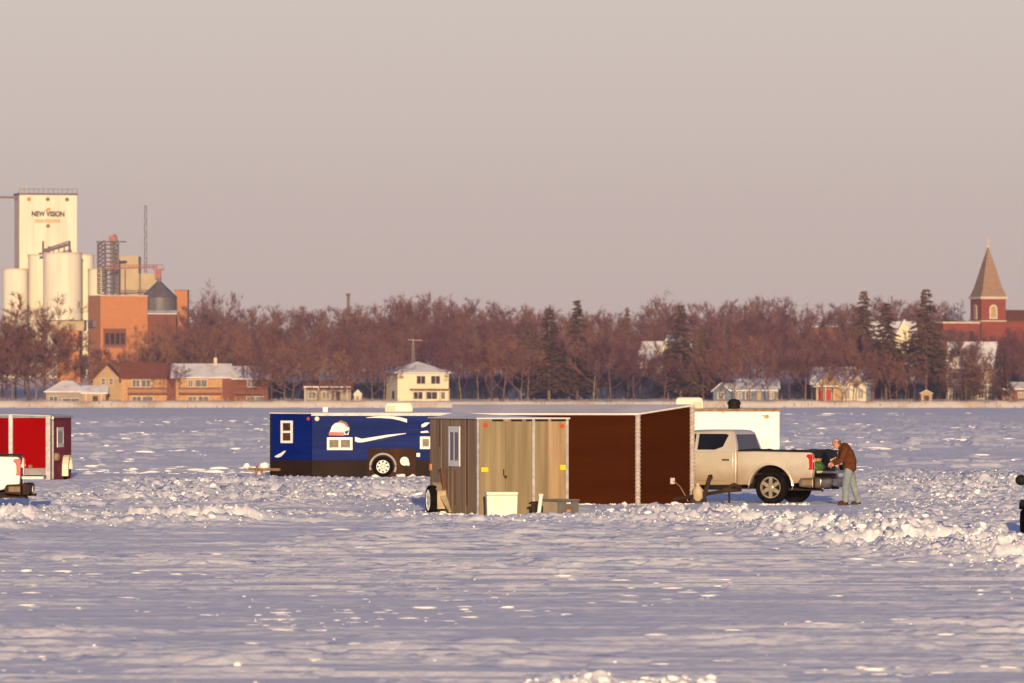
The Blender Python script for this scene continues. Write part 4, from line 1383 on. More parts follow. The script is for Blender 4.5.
def trucks():
    Y = 160.6
    yaw = R(180 - 22)
    # local left side wheel centre sits at px 771
    lf = Vector((-math.sin(yaw), math.cos(yaw), 0))
    wc = Vector((gx(770.5, Y), Y, 0))
    loc = wc - lf * .98
    loc.z = -.035
    t = pickup('silver crew-cab pickup with black bed cover and lowered tailgate beside the man', loc, yaw, M['truck_silver'])
    mw = Matrix.Translation(loc) @ Matrix.Rotation(yaw, 4, 'Z')
    TRUCK['mw'] = mw
    # gear in the open end of the bed
    def put(o, lab, cat):
        o.matrix_world = mw
        tag(o, lab, cat)
    b = MB()
    b.loft([[(-1.0, -.50, .77), (-.35, -.50, .77), (-.35, .05, .77), (-1.0, .05, .77)], [(-1.03, -.53, 1.10), (-.32, -.53, 1.10), (-.32, .08, 1.10), (-1.03, .08, 1.10)]])
    o = b.build('storage_tote', M['black'], None, bevel=.03)
    put(o, 'black storage tote in the open end of the silver pickup bed', 'tote')
    l = MB().box(-1.05, -.30, -.55, .10, 1.103, 1.135).build('lid', M['bin_grey'], o, bevel=.01)
    g = MB().ell((-.98, .42, .90), .22, .28, .135, 14, 10)
    rr = random.Random(4)
    g.v = [(x + rr.uniform(-.025, .025), y + rr.uniform(-.025, .025), z + rr.uniform(-.02, .02)) for x, y, z in g.v]
    o = g.build('duffel_bag', M['green'], None, smooth=True)
    put(o, 'green cloth bag on the tailgate end of the silver pickup bed', 'bag')
    MB().tube([(-.98, .22, .98), (-1.0, .34, 1.09), (-1.0, .50, 1.09), (-.98, .60, .98)], .016, 6).build('strap', M['tanbag'], o)
    g = MB().ell((-.94, .30, 1.09), .14, .17, .07, 12, 8)
    g.v = [(x + rr.uniform(-.02, .02), y + rr.uniform(-.02, .02), z + rr.uniform(-.015, .015)) for x, y, z in g.v]
    o = g.build('cloth_bundle', M['tanbag'], None, smooth=True)
    put(o, 'tan cloth bundle on top of the green bag in the pickup bed', 'bundle')
    g = MB()
    g.loft([[(-1.58, -.30, .832), (-1.42, -.30, .832), (-1.42, -.08, .832), (-1.58, -.08, .832)], [(-1.59, -.31, .96), (-1.41, -.31, .96), (-1.41, -.07, .96), (-1.59, -.07, .96)]])
    g.tube([(-1.5, -.30, .96), (-1.5, -.26, 1.04), (-1.5, -.12, 1.04), (-1.5, -.08, .96)], .012, 6)
    o = g.build('tackle_box', M['black'], None)
    put(o, 'small black tackle box on the lowered tailgate in front of the man', 'tackle box')
    # white pickup cut by the left edge of the photo
    Y2 = 150.0
    yaw2 = R(180 + 1.5)
    lf2 = Vector((-math.sin(yaw2), math.cos(yaw2), 0))
    fw2 = Vector((math.cos(yaw2), math.sin(yaw2), 0))
    corner = Vector((gx(20.5, Y2), Y2, 0))
    loc2 = corner + fw2 * 1.1 - lf2 * 1.0
    loc2.z = -.05
    pickup('white pickup with black bed cover showing only its tail beside the red shelter', loc2, yaw2, M['truck_white'], False, M['steel_dark'])


# ------------------------------------------------------------------ loose items by the grey shelter
def loose():
    s = 46.3
    Y = 141.6
    def at(px, py):
        return P(px, py, Y)
    z = lambda py: (516.0 - py) / s
    x = lambda px: (px - 512) / s
    # white chest
    t = thing('storage_chest', 'cream white storage chest against the grey shelter doors', 'chest', (x(501.5), Y - .05, 0), R(4))
    w = 31 / s
    b = MB()
    b.loft([[(-w / 2 + .015, -.22, -.05), (w / 2 - .015, -.22, -.05), (w / 2 - .015, .22, -.05), (-w / 2 + .015, .22, -.05)], [(-w / 2, -.24, .47), (w / 2, -.24, .47), (w / 2, .24, .47), (-w / 2, .24, .47)]])
    b.build('body', M['cream'], t, bevel=.02, segs=3)
    MB().box(-w / 2 - .008, w / 2 + .008, -.25, .25, .474, .545).build('lid', M['cream'], t, bevel=.018, segs=3)
    MB().box(-.07, .07, -.262, -.25, .42, .46).build('handle', M['white'], t)
    # grey tote seen on its corner, lit left side painted in as a tan panel
    t = thing('storage_tote', 'grey lidded plastic tote with orange latch at the right corner of the grey shelter', 'tote', (x(558), Y - .35, .03), R(0))
    a = R(24)
    c0 = Vector((0, 0, 0))
    ur, ul = Vector((math.cos(a), math.sin(a), 0)), Vector((-math.cos(a + .35), math.sin(a + .35), 0))
    wr, wl = .50, .46
    foot = [c0, c0 + ur * wr, c0 + ur * wr + ul * wl, c0 + ul * wl]
    cen = sum(foot, Vector()) / 4
    b = MB()
    b.loft([[cen + (p - cen) * .95 + Z * -.03 for p in foot], [p + Z * .31 for p in foot]])
    b.build('body', M['bin_grey'], t, bevel=.012)
    nl = Vector((-ul.y, ul.x, 0))
    nl = nl if nl.y < 0 else -nl
    MB().fbox(c0, ul, nl, .02, wl - .02, .0, .30, .001, .012).build('lit_side', M['bin_tan'], t)
    b = MB()
    b.loft([[cen + (p - cen) * 1.05 + Z * .314 for p in foot], [cen + (p - cen) * 1.03 + Z * .36 for p in foot]])
    b.build('lid', M['bin_grey'], t, bevel=.01)
    nr = Vector((ur.y, -ur.x, 0))
    MB().fbox(c0, ur, nr, .20, .28, .09, .13, .001, .02).build('latch', M['amber'], t)
    MB().fbox(c0, ur, nr, .19, .29, .255, .29, .001, .02).build('label_plate', M['trim_w'], t)
    # white pipe stuck in the snow
    t = thing('marker_pipe', 'short white pipe stuck upright in the snow between the chest and the grey tote', 'pipe', (x(539.5), Y - .1, -.05))
    MB().tube([(-.03, 0, 0), (.03, 0, .50)], .042, 10).build('pipe', M['white'], t, smooth=True)
    MB().lathe((.03, 0, .50), Z, [(0, .055), (.05, .055)], 10).build('end_cap', M['cream'], t)
    # black hitch jack by the door rail
    t = thing('jack_stand', 'small dark jack stand on the snow below the metal door rail', 'jack', (x(533.5), Y + .35, -.03))
    m = MB().tube([(0, 0, 0), (0, 0, .30)], .05, 8)
    m.lathe((0, 0, .30), Z, [(0, .10), (.03, .10), (.06, .05)], 10)
    m.build('post', M['steel_dark'], t)
    MB().lathe((0, 0, 0), Z, [(0, .12), (.03, .12)], 10).build('base', M['steel_dark'], t)
    # quad bike cut by the right edge of the photo
    Y = 121.0
    s = F / Y
    t = thing('quad_bike', 'black quad bike mostly outside the right edge of the photo', 'quad bike', ((1020 - 512) / s + .71, Y + .7, 0), R(-90))
    # local x forward (towards the camera), y to the right in the photo is +y
    for sx in (.62, -.62):
        for sg in (1, -1):
            wheel(t, (sx, sg * .47, .245), (0, sg, 0), .26, .25, 5, M['steel_dark'], .5)
    b = MB()
    b.loft([[(-.8, -.22, .42), (.8, -.22, .42), (.8, .22, .42), (-.8, .22, .42)], [(-.85, -.20, .70), (.75, -.18, .74), (.75, .18, .74), (-.85, .20, .70)], [(-.6, -.14, .86), (.45, -.12, .82), (.45, .12, .82), (-.6, .14, .86)]])
    b.build('body', M['black'], t, bevel=.05, segs=3, smooth=True)
    for sx in (.62, -.62):
        for sg in (1, -1):
            f = MB()
            pts = [(sx - .38, .50), (sx - .30, .62), (sx, .68), (sx + .28, .64), (sx + .36, .52), (sx + .33, .49), (sx + .24, .58), (sx, .62), (sx - .26, .57), (sx - .34, .49)]
            xz(f, pts, sg * .20, sg * .60)
            f.build('fender', M['black'], t, bevel=.01)
    MB().loft([[(.20, -.20, .76), (.62, -.17, .74), (.62, .17, .74), (.20, .20, .76)], [(.18, -.17, .98), (.40, -.13, .96), (.40, .13, .96), (.18, .17, .98)]]).build('cowl', M['black'], t, bevel=.03, segs=3, smooth=True)
    for sg in (1, -1):
        MB().lathe((.60, sg * .13, .66), (1, 0, 0), [(0, .07), (.20, .075), (.22, .05)], 12).build('headlight', M['glass_k'], t)
    MB().loft([[(-.55, -.15, .80), (.15, -.15, .80), (.15, .15, .80), (-.55, .15, .80)], [(-.5, -.12, .92), (.08, -.10, .88), (.08, .10, .88), (-.5, .12, .92)]]).build('seat', M['black_cloth'], t, bevel=.04, segs=3, smooth=True)
    h = MB()
    h.tube([(.42, 0, .74), (.30, 0, 1.02)], .035, 8)
    h.tube([(.22, -.48, 1.04), (.28, -.25, 1.06), (.30, 0, 1.02), (.28, .25, 1.06), (.22, .48, 1.04)], .02, 8)
    hb = h.build('handlebar', M['black'], t)
    for sg in (1, -1):
        g = MB()
        g.ell((.30, sg * .66, 1.055), .08, .11, .10, 14, 10)
        g.tube([(.22, sg * .47, 1.04), (.26, sg * .66, 1.055)], .03, 8)
        g.tube([(.24, sg * .40, 1.05), (.24, sg * .60, 1.05)], .028, 8)
        g.build('hand_guard', M['black'], hb, smooth=True)


# ------------------------------------------------------------------ the man
def remeshed(mb, name, m, parent, vox, smooth_it=6):
    o = mb.build(name, m, None, fixn=True)
    r = o.modifiers.new('r', 'REMESH')
    r.mode = 'VOXEL'
    r.voxel_size = vox
    s = o.modifiers.new('s', 'SMOOTH')
    s.iterations = smooth_it
    s.factor = .5
    dg = bpy.context.evaluated_depsgraph_get()
    dg.update()
    me = bpy.data.meshes.new_from_object(o.evaluated_get(dg))
    me.name = name
    bpy.data.objects.remove(o)
    me.shade_smooth()
    me.materials.clear()
    me.materials.append(m)
    n = bpy.data.objects.new(name, me)
    COL.objects.link(n)
    if parent:
        n.parent = parent
    return n


def man():
    # local: -x is where he faces, camera side is -y; x = 0 under the hips, z up from the snow
    s = 41.5
    Y = 158.1
    X0 = (850 - 512) / s
    J = lambda px, py, y=0: Vector(((px - 850) / s, y, (503.8 - py) / s))
    V = Vector
    hipL, hipR = J(849.0, 467.5, -.10), J(850.0, 467.5, .10)
    kneeL, kneeR = J(845.5, 484.5, -.11), J(853.8, 485.2, .11)
    ankL, ankR = J(845.2, 500.0, -.11), J(858.0, 500.2, .11)
    toeL, toeR = J(839.5, 502.2, -.14), J(853.0, 502.6, .13)
    pel, belly, chest, upch = J(849.6, 468), J(849.2, 461), J(847.3, 453.5), J(844.6, 447.8)
    neck, head = J(841.0, 445.8), J(836.9, 443.0)
    shL, shR = J(845.0, 448.4, -.19), J(844.0, 448.4, .19)
    elL, elR = J(841.2, 459.0, -.25), J(839.0, 458.6, .24)
    wrL, wrR = J(834.6, 463.0, -.16), J(832.6, 462.2, .14)
    b = MB()
    b.capsule(pel + V((0, -.06, 0)), pel + V((0, .06, 0)), .125, .125)
    b.capsule(pel, belly, .135, .13); b.capsule(belly, chest, .135, .14); b.capsule(chest, upch, .14, .12)
    b.capsule(shL, shR, .075, .075)
    b.capsule(upch, neck, .08, .06); b.capsule(neck, head, .058, .06)
    for h_, k, a, tt in ((hipL, kneeL, ankL, toeL), (hipR, kneeR, ankR, toeR)):
        b.capsule(h_, k, .092, .062); b.capsule(k, a, .062, .042); b.capsule(a + V((0.02, 0, -.04)), tt, .04, .028)
    for sh, e, w in ((shL, elL, wrL), (shR, elR, wrR)):
        b.capsule(sh, e, .058, .045); b.capsule(e, w, .045, .030)
    # head tipped forward, facing -x and down
    rot = Matrix.Rotation(R(-32), 3, 'Y')
    b.ell(head, .098, .078, .118, 18, 12, rot)
    f = lambda x, y, z: head + rot @ V((x, y, z))
    b.ell(f(-.045, 0, -.06), .055, .055, .06, 12, 8, rot)             # jaw
    b.capsule(f(-.090, 0, .005), f(-.112, 0, -.028), .010, .016, 8, 3)  # nose
    b.capsule(f(-.088, -.022, -.062), f(-.088, .022, -.062), .010, .010, 8, 3)  # lips
    for sg in (-1, 1):
        b.ell(f(.01, sg * .080, -.005), .022, .010, .032, 8, 6, rot)   # ears
    # hands: palm, four unequal bent fingers, thumb from the palm side
    for w, e, sg in ((wrL, elL, -1), (wrR, elR, 1)):
        d = (w - e).normalized()
        side = d.cross(Z).normalized()
        dn = d.cross(side).normalized()
        if dn.z > 0:
            dn = -dn
        pc = w + d * .055
        b.capsule(w + d * .01, pc + d * .03, .030, .036, 10, 4)
        for k, (o_, l_) in enumerate(((-.030, .070), (-.010, .082), (.010, .076), (.029, .058))):
            k0 = pc + d * .035 + side * o_
            k1 = k0 + d * l_ * .5 + dn * l_ * .18
            k2 = k1 + d * l_ * .20 + dn * l_ * .42
            b.capsule(k0, k1, .0105, .0095, 8, 3); b.capsule(k1, k2, .0095, .008, 8, 3)
        inner = side * (.034 if side.y * sg < 0 else -.034)
        t0 = w + d * .03 + inner * .8
        t1 = t0 + d * .035 + inner * .7 + dn * .012
        b.capsule(t0, t1, .013, .012, 8, 3); b.capsule(t1, t1 + d * .03 + dn * .02, .012, .009, 8, 3)
    o = remeshed(b, 'person', M['skin'], None, .0065, 3)
    o.location = (X0, Y, 0.0)
    tag(o, 'person in brown jacket, pale jeans and cap bending over the pickup tailgate', 'person')
    # jacket
    j = MB()
    j.capsule(J(849.8, 466.5, -.06), J(849.8, 466.5, .06), .165, .165)
    j.capsule(J(849.4, 466), belly + V((.02, 0, 0)), .165, .165); j.capsule(belly + V((.02, 0, 0)), chest, .165, .17); j.capsule(chest, upch, .17, .14)
    j.capsule(chest + V((.02, -.06, 0)), chest + V((.02, .06, 0)), .15, .15)
    j.capsule(shL, shR, .098, .098)
    j.capsule(upch, neck + V((.005, 0, -.01)), .11, .082)
    for sh, e, w in ((shL, elL, wrL), (shR, elR, wrR)):
        j.capsule(sh, e, .086, .072); j.capsule(e, w - (w - e).normalized() * .02, .072, .052)
        j.capsule(w - (w - e).normalized() * .05, w - (w - e).normalized() * .015, .054, .054)
    jo = remeshed(j, 'jacket', M['jacket'], o, .012, 5)
    c = MB().lathe(neck + V((.01, 0, -.02)), (neck - upch), [(0, .085), (.05, .082), (.06, .070)], 16)
    c.build('collar', M['jacket'], jo, smooth=True)
    # jeans
    q = MB()
    q.capsule(J(849.5, 468.6, -.05), J(849.5, 468.6, .05), .142, .142)
    for h_, k, a in ((hipL, kneeL, ankL), (hipR, kneeR, ankR)):
        q.capsule(h_, k, .118, .086); q.capsule(k, a + V((.005, 0, .02)), .086, .074)
        q.capsule(a + V((.005, 0, .0)), a + V((.005, 0, .03)), .076, .076)
    remeshed(q, 'jeans', M['jeans'], o, .012, 5)
    for a, tt in ((ankL, toeL), (ankR, toeR)):
        m = MB()
        m.capsule(a + V((.0, 0, .03)), a + V((.02, 0, -.045)), .062, .056)
        m.capsule(a + V((.02, 0, -.045)), tt + V((.01, 0, .0)), .055, .046)
        m.box(tt.x - .045, a.x + .085, min(a.y, tt.y) - .045, max(a.y, tt.y) + .045, -.03, .012)
        remeshed(m, 'boot', M['boot'], o, .010, 3)
    # cap with brim, hair, eyes
    cp = MB()
    rings = []
    for k in range(7):
        t = k / 6 * R(86)
        rings.append([f(.108 * math.cos(t) * math.cos(a) + .004, .089 * math.cos(t) * math.sin(a), .032 + .092 * math.sin(t)) for a in [2 * math.pi * i / 18 for i in range(18)]])
    cp.loft(rings)
    co = cp.build('cap', M['cap'], o, smooth=True)
    br = MB()
    pts = [f(-.085, .07, .036), f(-.13, .064, .028), f(-.172, .035, .018), f(-.178, 0, .016), f(-.172, -.035, .018), f(-.13, -.064, .028), f(-.085, -.07, .036)]
    br.prism(pts, rot @ V((0, 0, .010)))
    br.build('brim', M['boot'], co)
    hr = MB()
    hr.ell(f(.030, 0, -.005), .080, .083, .075, 14, 8, rot)
    hr.build('hair', M['hair'], o, smooth=True)
    for sg in (-1, 1):
        MB().ell(f(-.088, sg * .030, .012), .010, .012, .010, 8, 6).build('eye', M['black'], o, smooth=True)
    return o


# ------------------------------------------------------------------ buildings on the far shore
class Bld:
    """a house front drawn in metres from rows and columns of the photo; front face local y=0, depth to +y"""

    def __init__(s, name, label, cat, px0, px1, Y, yaw=0.0, group=None):
        s.Y, s.s = Y, F / Y
        s.cx = (px0 + px1) / 2
        x = gx(s.cx, Y)
        s.z0 = landz(x, Y)
        s.t = thing(name, label, cat, (x, Y, s.z0), yaw, group)
        s.w = (px1 - px0) / s.s

    def U(s, px):
        return (px - s.cx) / s.s

    def H(s, py):
        return CAMZ - (py - HY) / s.s - s.z0

    def box(s, name, px0, px1, ytop, d0, d1, m, ybot=None, parent=None, bevel=0.0):
        zb = -1.0 if ybot is None else s.H(ybot)
        return MB().box(s.U(px0), s.U(px1), d0, d1, zb, s.H(ytop)).build(name, m, parent or s.t, bevel=bevel)

    def gable(s, px0, px1, ye, yr, d0, d1, wall, roof, axis='x', ov=.45, th=.22, wname='wall', rname='roof', hip=0.0):
        x0, x1, ze, zr = s.U(px0), s.U(px1), s.H(ye), s.H(yr)
        ym, xm = (d0 + d1) / 2, (x0 + x1) / 2
        m, r = MB(), MB()
        if hip:
            m.box(x0, x1, d0, d1, -1.0, ze)
            hx = hip
            e = [(x0 - ov, d0 - ov, ze), (x1 + ov, d0 - ov, ze), (x1 + ov, d1 + ov, ze), (x0 - ov, d1 + ov, ze)]
            a, b = (x0 + hx, ym, zr), (x1 - hx, ym, zr)
            r.add([*[(p[0], p[1], p[2] - .18) for p in e], *[(p[0], p[1], p[2] + .02) for p in e], a, b],
                  [(3, 2, 1, 0), (0, 1, 5, 4), (1, 2, 6, 5), (2, 3, 7, 6), (3, 0, 4, 7), (4, 5, 9, 8), (5, 6, 9), (6, 7, 8, 9), (7, 4, 8)])
        elif axis == 'x':
            m.prism([(x0, d0, -1), (x0, d1, -1), (x0, d1, ze), (x0, ym, zr), (x0, d0, ze)], (x1 - x0, 0, 0))
            k = (zr - ze) / (ym - d0)
            for sg in (0, 1):
                yo = d0 - ov if sg == 0 else d1 + ov
                r.prism([(x0 - ov, yo, ze - k * ov + .02), (x1 + ov, yo, ze - k * ov + .02), (x1 + ov, ym, zr + .02), (x0 - ov, ym, zr + .02)], (0, 0, th))
        else:
            m.prism([(x0, d0, -1), (x1, d0, -1), (x1, d0, ze), (xm, d0, zr), (x0, d0, ze)], (0, d1 - d0, 0))
            k = (zr - ze) / (xm - x0)
            for sg in (0, 1):
                xo = x0 - ov if sg == 0 else x1 + ov
                r.prism([(xo, d0 - ov, ze - k * ov + .02), (xo, d1 + ov, ze - k * ov + .02), (xm, d1 + ov, zr + .02), (xm, d0 - ov, zr + .02)], (0, 0, th))
        m.build(wname, wall, s.t)
        return r.build(rname, roof, s.t)

    def win(s, px0, px1, y0, y1, d=0.0, mull='v', fm=None, gm=None, fw=.12):
        O = Vector((0, d - .004, 0))
        return window(s.t, O, Vector((1, 0, 0)), Vector((0, -1, 0)), s.U(px0), s.U(px1), s.H(y1), s.H(y0), fw, mull, fm or M['h_trim'], gm or M['h_win'])

    def door(s, px0, px1, y0, y1, m, d=0.0):
        o = MB().fbox((0, d - .004, 0), (1, 0, 0), (0, -1, 0), s.U(px0), s.U(px1), s.H(y1), s.H(y0), 0, .06).build('door', m, s.t)
        MB().fbox((0, d - .07, 0), (1, 0, 0), (0, -1, 0), s.U(px0) + .1, s.U(px0) + .2, s.H(y1) + .95, s.H(y1) + 1.1, 0, .05).build('handle', M['metal_d'], o)
        return o

    def chimney(s, px, ytop, d, w=.5, m=None):
        MB().box(s.U(px) - w / 2, s.U(px) + w / 2, d - w / 2, d + w / 2, s.H(ytop) - 2.2, s.H(ytop)).build('chimney', m or M['brick_d'], s.t)


def houses():
    # small cottage at the left
    b = Bld('cottage', 'small low grey cottage with hipped snowy roof at the foot of the brick tower', 'house', 44, 108, 1404)
    b.gable(46, 86, 391.5, 380.5, 0, 8, M['h_grey'], M['roof_thin'], hip=3.2)
    b.gable(83, 106, 393, 386.5, -.6, 6, M['h_tan'], M['roof_snow'], 'x', wname='side_wing', rname='side_wing_roof')
    b.win(62, 80, 398, 403.5, 0, 'v')
    b.win(49, 58, 396, 402, 0, 'v')
    b.door(93, 98, 396, 405, M['roof_dark'], -.6)
    b.box('porch_post', 86, 87, 393.5, -1.6, -1.4, M['h_trim'])
    b.box('porch_post', 101.5, 102.5, 393.5, -1.6, -1.4, M['h_trim'])
    # tan gabled house
    b = Bld('gabled_house', 'tan clapboard house with steep front gable beside the brick apartment block', 'house', 92, 125, 1416)
    b.gable(93, 121, 380, 365.5, 0, 11, M['h_tan'], M['roof_red'], 'y')
    b.win(101, 105.5, 378, 385, 0, 'h'); b.win(109, 113.5, 378, 385, 0, 'h'); b.win(100, 104, 391, 398, 0, 'h')
    # brick apartment block: three bays of balconies
    b = Bld('apartment_block', 'long two-storey tan brick apartment block with balconies and thin roof snow', 'apartment block', 118, 270, 1411)
    b.gable(121, 172, 378.2, 364, 0, 11, M['brick_t'], M['roof_red'], 'x', wname='wall', rname='roof')
    b.gable(172, 229, 377.2, 364.5, -.4, 11, M['brick_t'], M['roof_thin'], 'x', wname='wall', rname='roof')
    b.gable(229, 268, 378.5, 367, .6, 11, M['brick_d'], M['roof_thin'], 'x', wname='wall', rname='roof')
    b.box('dark_bay', 222.5, 231, 378.8, -.9, -.405, M['brick_d'])
    b.box('dark_bay', 167, 176, 379, -.9, -.405, M['brick_d'])
    for a, c, d in ((128, 168, 0), (179, 222, -.4), (234, 262, .6)):
        sl = b.box('balcony', a, c, 392.6, d - 1.6, d - .005, M['wood'], 394.2)
        r = MB()
        r.box(b.U(a), b.U(c), d - 1.6, d - 1.54, b.H(388.2), b.H(387.5))
        k = b.U(a)
        while k < b.U(c):
            r.box(k, k + .09, d - 1.59, d - 1.545, b.H(392.6), b.H(388.25))
            k += .26
        r.build('railing', M['wood'], sl)
        for px in (a + .3, (a + c) / 2, c - .8):
            b.box('balcony_post', px, px + .6, 394.3, d - 1.55, d - 1.4, M['wood'])
    for a, c, d in ((132, 140, 0), (141, 151, 0), (188, 193, -.4), (195, 207.5, -.4), (247, 255, .6)):
        b.win(a, c, 379.5, 387.2, d, 'v')
    for a, c, d in ((132, 141.5, 0), (142, 153.5, 0), (188, 197, -.4), (198, 209, -.4), (246, 264.5, .6)):
        b.win(a, c, 396.2, 405, d, 'v')
    b.chimney(214.5, 357.5, 5, .7, M['stone'])
    MB().tube([(b.U(214.5), 5, b.H(361)), (b.U(214.5), 5, b.H(353))], .06, 6).build('roof_mast', M['galv'], b.t)
    # low house with porch
    b = Bld('low_house', 'low brown house with snow-edged porch roof behind the blue shelter', 'house', 303, 352, 1414)
    b.gable(304, 351, 389, 381.5, 0, 9, M['h_grey'], M['roof_red'], 'x')
    b.box('porch_roof', 304, 351, 386.3, -2.6, -.03, M['roof_thin'], 387.6)
    for px in (305, 318.5, 333, 347):
        b.box('porch_post', px, px + .9, 387.7, -2.5, -2.3, M['h_trim'])
    b.win(308, 316, 391.5, 399, 0, 'v'); b.win(322, 330, 391.5, 399, 0, 'v'); b.door(336, 340, 391.5, 403, M['roof_dark'])
    # little shed with white door between trunks
    b = Bld('garden_shed', 'tiny white garden shed with pitched roof left of the yellow house', 'shed', 348, 364, 1406)
    b.gable(354, 361.5, 394, 390, 0, 3, M['h_white'], M['roof_snow'], 'y', .2, .12)
    b.door(356, 359, 396, 403.5, M['h_grey'])
    # yellow two-storey house
    b = Bld('two_storey_house', 'pale yellow two-storey house with hipped snowy roof and tall aerial', 'house', 390, 450, 1408, R(14))
    b.gable(397, 449.5, 372.5, 361.5, 0, 11, M['h_yellow'], M['roof_thin'], hip=5.4, ov=.8)
    for a, c in ((416.2, 425.8), (431, 441)):
        b.win(a, c, 375.5, 384.3, 0, 'v', M['h_trim'])
    for a, c in ((413, 423), (426, 438), (441.5, 446)):
        b.win(a, c, 391.5, 399.5, 0, 'v', M['h_trim'])
    b.box('porch_roof', 409, 449.5, 388.7, -2.0, -.03, M['wood'], 389.7)
    for px in (411, 424, 438.5, 447.5):
        b.box('porch_post', px, px + .7, 389.8, -1.9, -1.75, M['h_trim'])
    MB().box(b.U(397) - .05, b.U(397) - .002, 3, 5, b.H(399), b.H(391)).build('side_window', M['h_win'], b.t)
    m = MB()
    cx = b.U(419.5)
    for dx, dy in ((-.3, 0), (.3, 0), (0, .5)):
        m.tube([(cx + dx, 6 + dy, b.H(366)), (cx + dx * .6, 6 + dy * .6, b.H(343))], .05, 5)
    for k in range(9):
        zz = b.H(364) + k * (b.H(344) - b.H(364)) / 8
        m.tube([(cx - .28, 6, zz), (cx + .28, 6, zz + .35)], .035, 4)
    m.build('aerial_mast', M['galv'], b.t)
    m = MB()
    m.tube([(cx - 1.1, 6, b.H(339.5)), (cx + 2.0, 6, b.H(340.2))], .07, 5)
    m.tube([(cx, 6, b.H(344)), (cx, 6, b.H(338.5))], .06, 5)
    for k in range(7):
        xx = cx - 1.0 + k * .45
        m.tube([(xx, 5.2, b.H(339.8)), (xx, 6.8, b.H(339.8))], .035, 4)
    m.build('aerial', M['stone'], b.t)
    # tall house with big snowy roof behind the spruces
    b = Bld('tall_house', 'tall tan house with large snow-covered roof behind the middle spruces', 'house', 632, 682, 1440, R(-16))
    b.gable(636, 682, 363, 342, 0, 13, M['h_tan'], M['roof_snow'], 'x')
    b.gable(661, 678, 356, 336, -1.0, 8, M['h_yellow'], M['roof_snow'], 'y', wname='front_gable', rname='front_gable_roof')
    b.box('porch_roof', 632, 656, 366.5, -4, -.05, M['roof_snow'], 368.3)
    for px in (633, 644, 655):
        b.box('porch_post', px, px + .7, 368.4, -3.9, -3.7, M['h_trim'])
    for a in (640, 650):
        b.win(a, a + 6, 370.5, 380, 0, 'v')
    b.win(646, 652, 390, 400, 0, 'v', M['h_trim'], M['h_tan']); b.win(656, 663, 390, 400, 0, 'v', M['h_trim'], M['h_tan'])
    # blue-grey bungalow
    b = Bld('bungalow', 'blue-grey bungalow with white windows and snowy roof above the white shelter', 'house', 712, 778, 1412)
    b.gable(722, 776, 390.5, 384, 0, 9, M['h_blue'], M['roof_snow'], 'x')
    b.gable(713, 729, 390.5, 383.5, -1.5, 7, M['h_blue'], M['roof_snow'], 'y', wname='front_gable', rname='front_gable_roof')
    b.gable(738, 780, 388, 379, 9.3, 17, M['h_grey'], M['roof_thin'], 'x', wname='rear_wall', rname='rear_roof')
    for a, c, d in ((717, 724, -1.5), (735, 742, 0), (745, 751, 0), (768, 774, 0)):
        b.win(a, c, 391.8, 399.2, d, 'v')
    b.door(757, 761, 391.5, 402.5, M['h_tan'])
    # house with red doors
    b = Bld('red_door_house', 'house with two red doors under a shallow porch right of the bungalow', 'house', 815, 841, 1412)
    b.gable(816, 842, 385.5, 372, 0, 9, M['h_tan'], M['roof_thin'], 'y')
    b.box('porch_roof', 815, 838, 385.6, -2.2, -.03, M['roof_thin'], 387)
    for px in (816, 824.5, 833):
        b.box('porch_post', px, px + .8, 387.1, -2.1, -1.95, M['h_trim'])
    b.door(818.5, 823, 390, 402.5, M['h_red']); b.door(826, 831, 390, 402.5, M['h_red'])
    b = Bld('white_gable_house', 'cream house with front gable and wide windows beside the red doors', 'house', 842, 874, 1410)
    b.gable(842.5, 866, 386.5, 373.5, 0, 9, M['h_white'], M['roof_thin'], 'y')
    b.box('side_wing', 866.2, 873, 384, .8, 4.9, M['h_blue'])
    b.gable(814, 874, 383, 367.5, 9.2, 17, M['h_grey'], M['roof_thin'], 'x', wname='main_wall', rname='main_roof')
    b.chimney(836, 364.5, 13, .8)
    b.win(843.5, 850, 388.5, 399, 0, 'v'); b.win(857.5, 863.5, 388.5, 399, 0, 'v'); b.win(852, 856, 378.5, 383, 0, 'h')
    # tall yellow house on the rise
    b = Bld('hillside_house', 'tall yellow house with snowy roof glimpsed high between two pines', 'house', 866, 922, 1500)
    b.gable(872, 916, 338, 322, 0, 12, M['h_yellow'], M['roof_snow'], 'x')
    b.gable(895, 913, 336, 320, -1.5, 8, M['h_yellow'], M['roof_snow'], 'y', wname='front_gable', rname='front_gable_roof')
    for a in (876, 885, 900):
        b.win(a, a + 5, 343, 352, 0 if a < 890 else -1.5, 'v')
    # house with broad snowy roof at the right
    b = Bld('broad_roof_house', 'dark house with broad steep snow-covered roof below the church', 'house', 944, 994, 1425, R(-10))
    b.gable(946, 992, 367.5, 342.5, 0, 14, M['h_grey'], M['roof_snow'], 'x')
    b.box('dormer', 951, 957, 348, 1.0, 6, M['roof_dark'], 356)
    b.box('porch_roof', 948, 990, 384.3, -2.4, -.03, M['roof_thin'], 385.6)
    for px in (949, 962, 976, 988):
        b.box('porch_post', px, px + .8, 385.7, -2.3, -2.1, M['h_trim'])
    for a in (952, 965, 978):
        b.win(a, a + 7, 372, 380, 0, 'v'); b.win(a, a + 6, 390, 399, 0, 'v', M['h_trim'], M['h_win'])
    b = Bld('cabin', 'small brown lakeside cabin at the right edge below the church', 'cabin', 1000, 1034, 1412)
    b.gable(1002, 1034, 389, 383, 0, 7, M['wood'], M['roof_thin'], 'x')
    b.win(1006, 1012, 392, 398, 0, 'v'); b.win(1018, 1024, 392, 398, 0, 'v')
    b = Bld('boat_house', 'little tan boat house below the broad snowy roof', 'boat house', 918, 936, 1408)
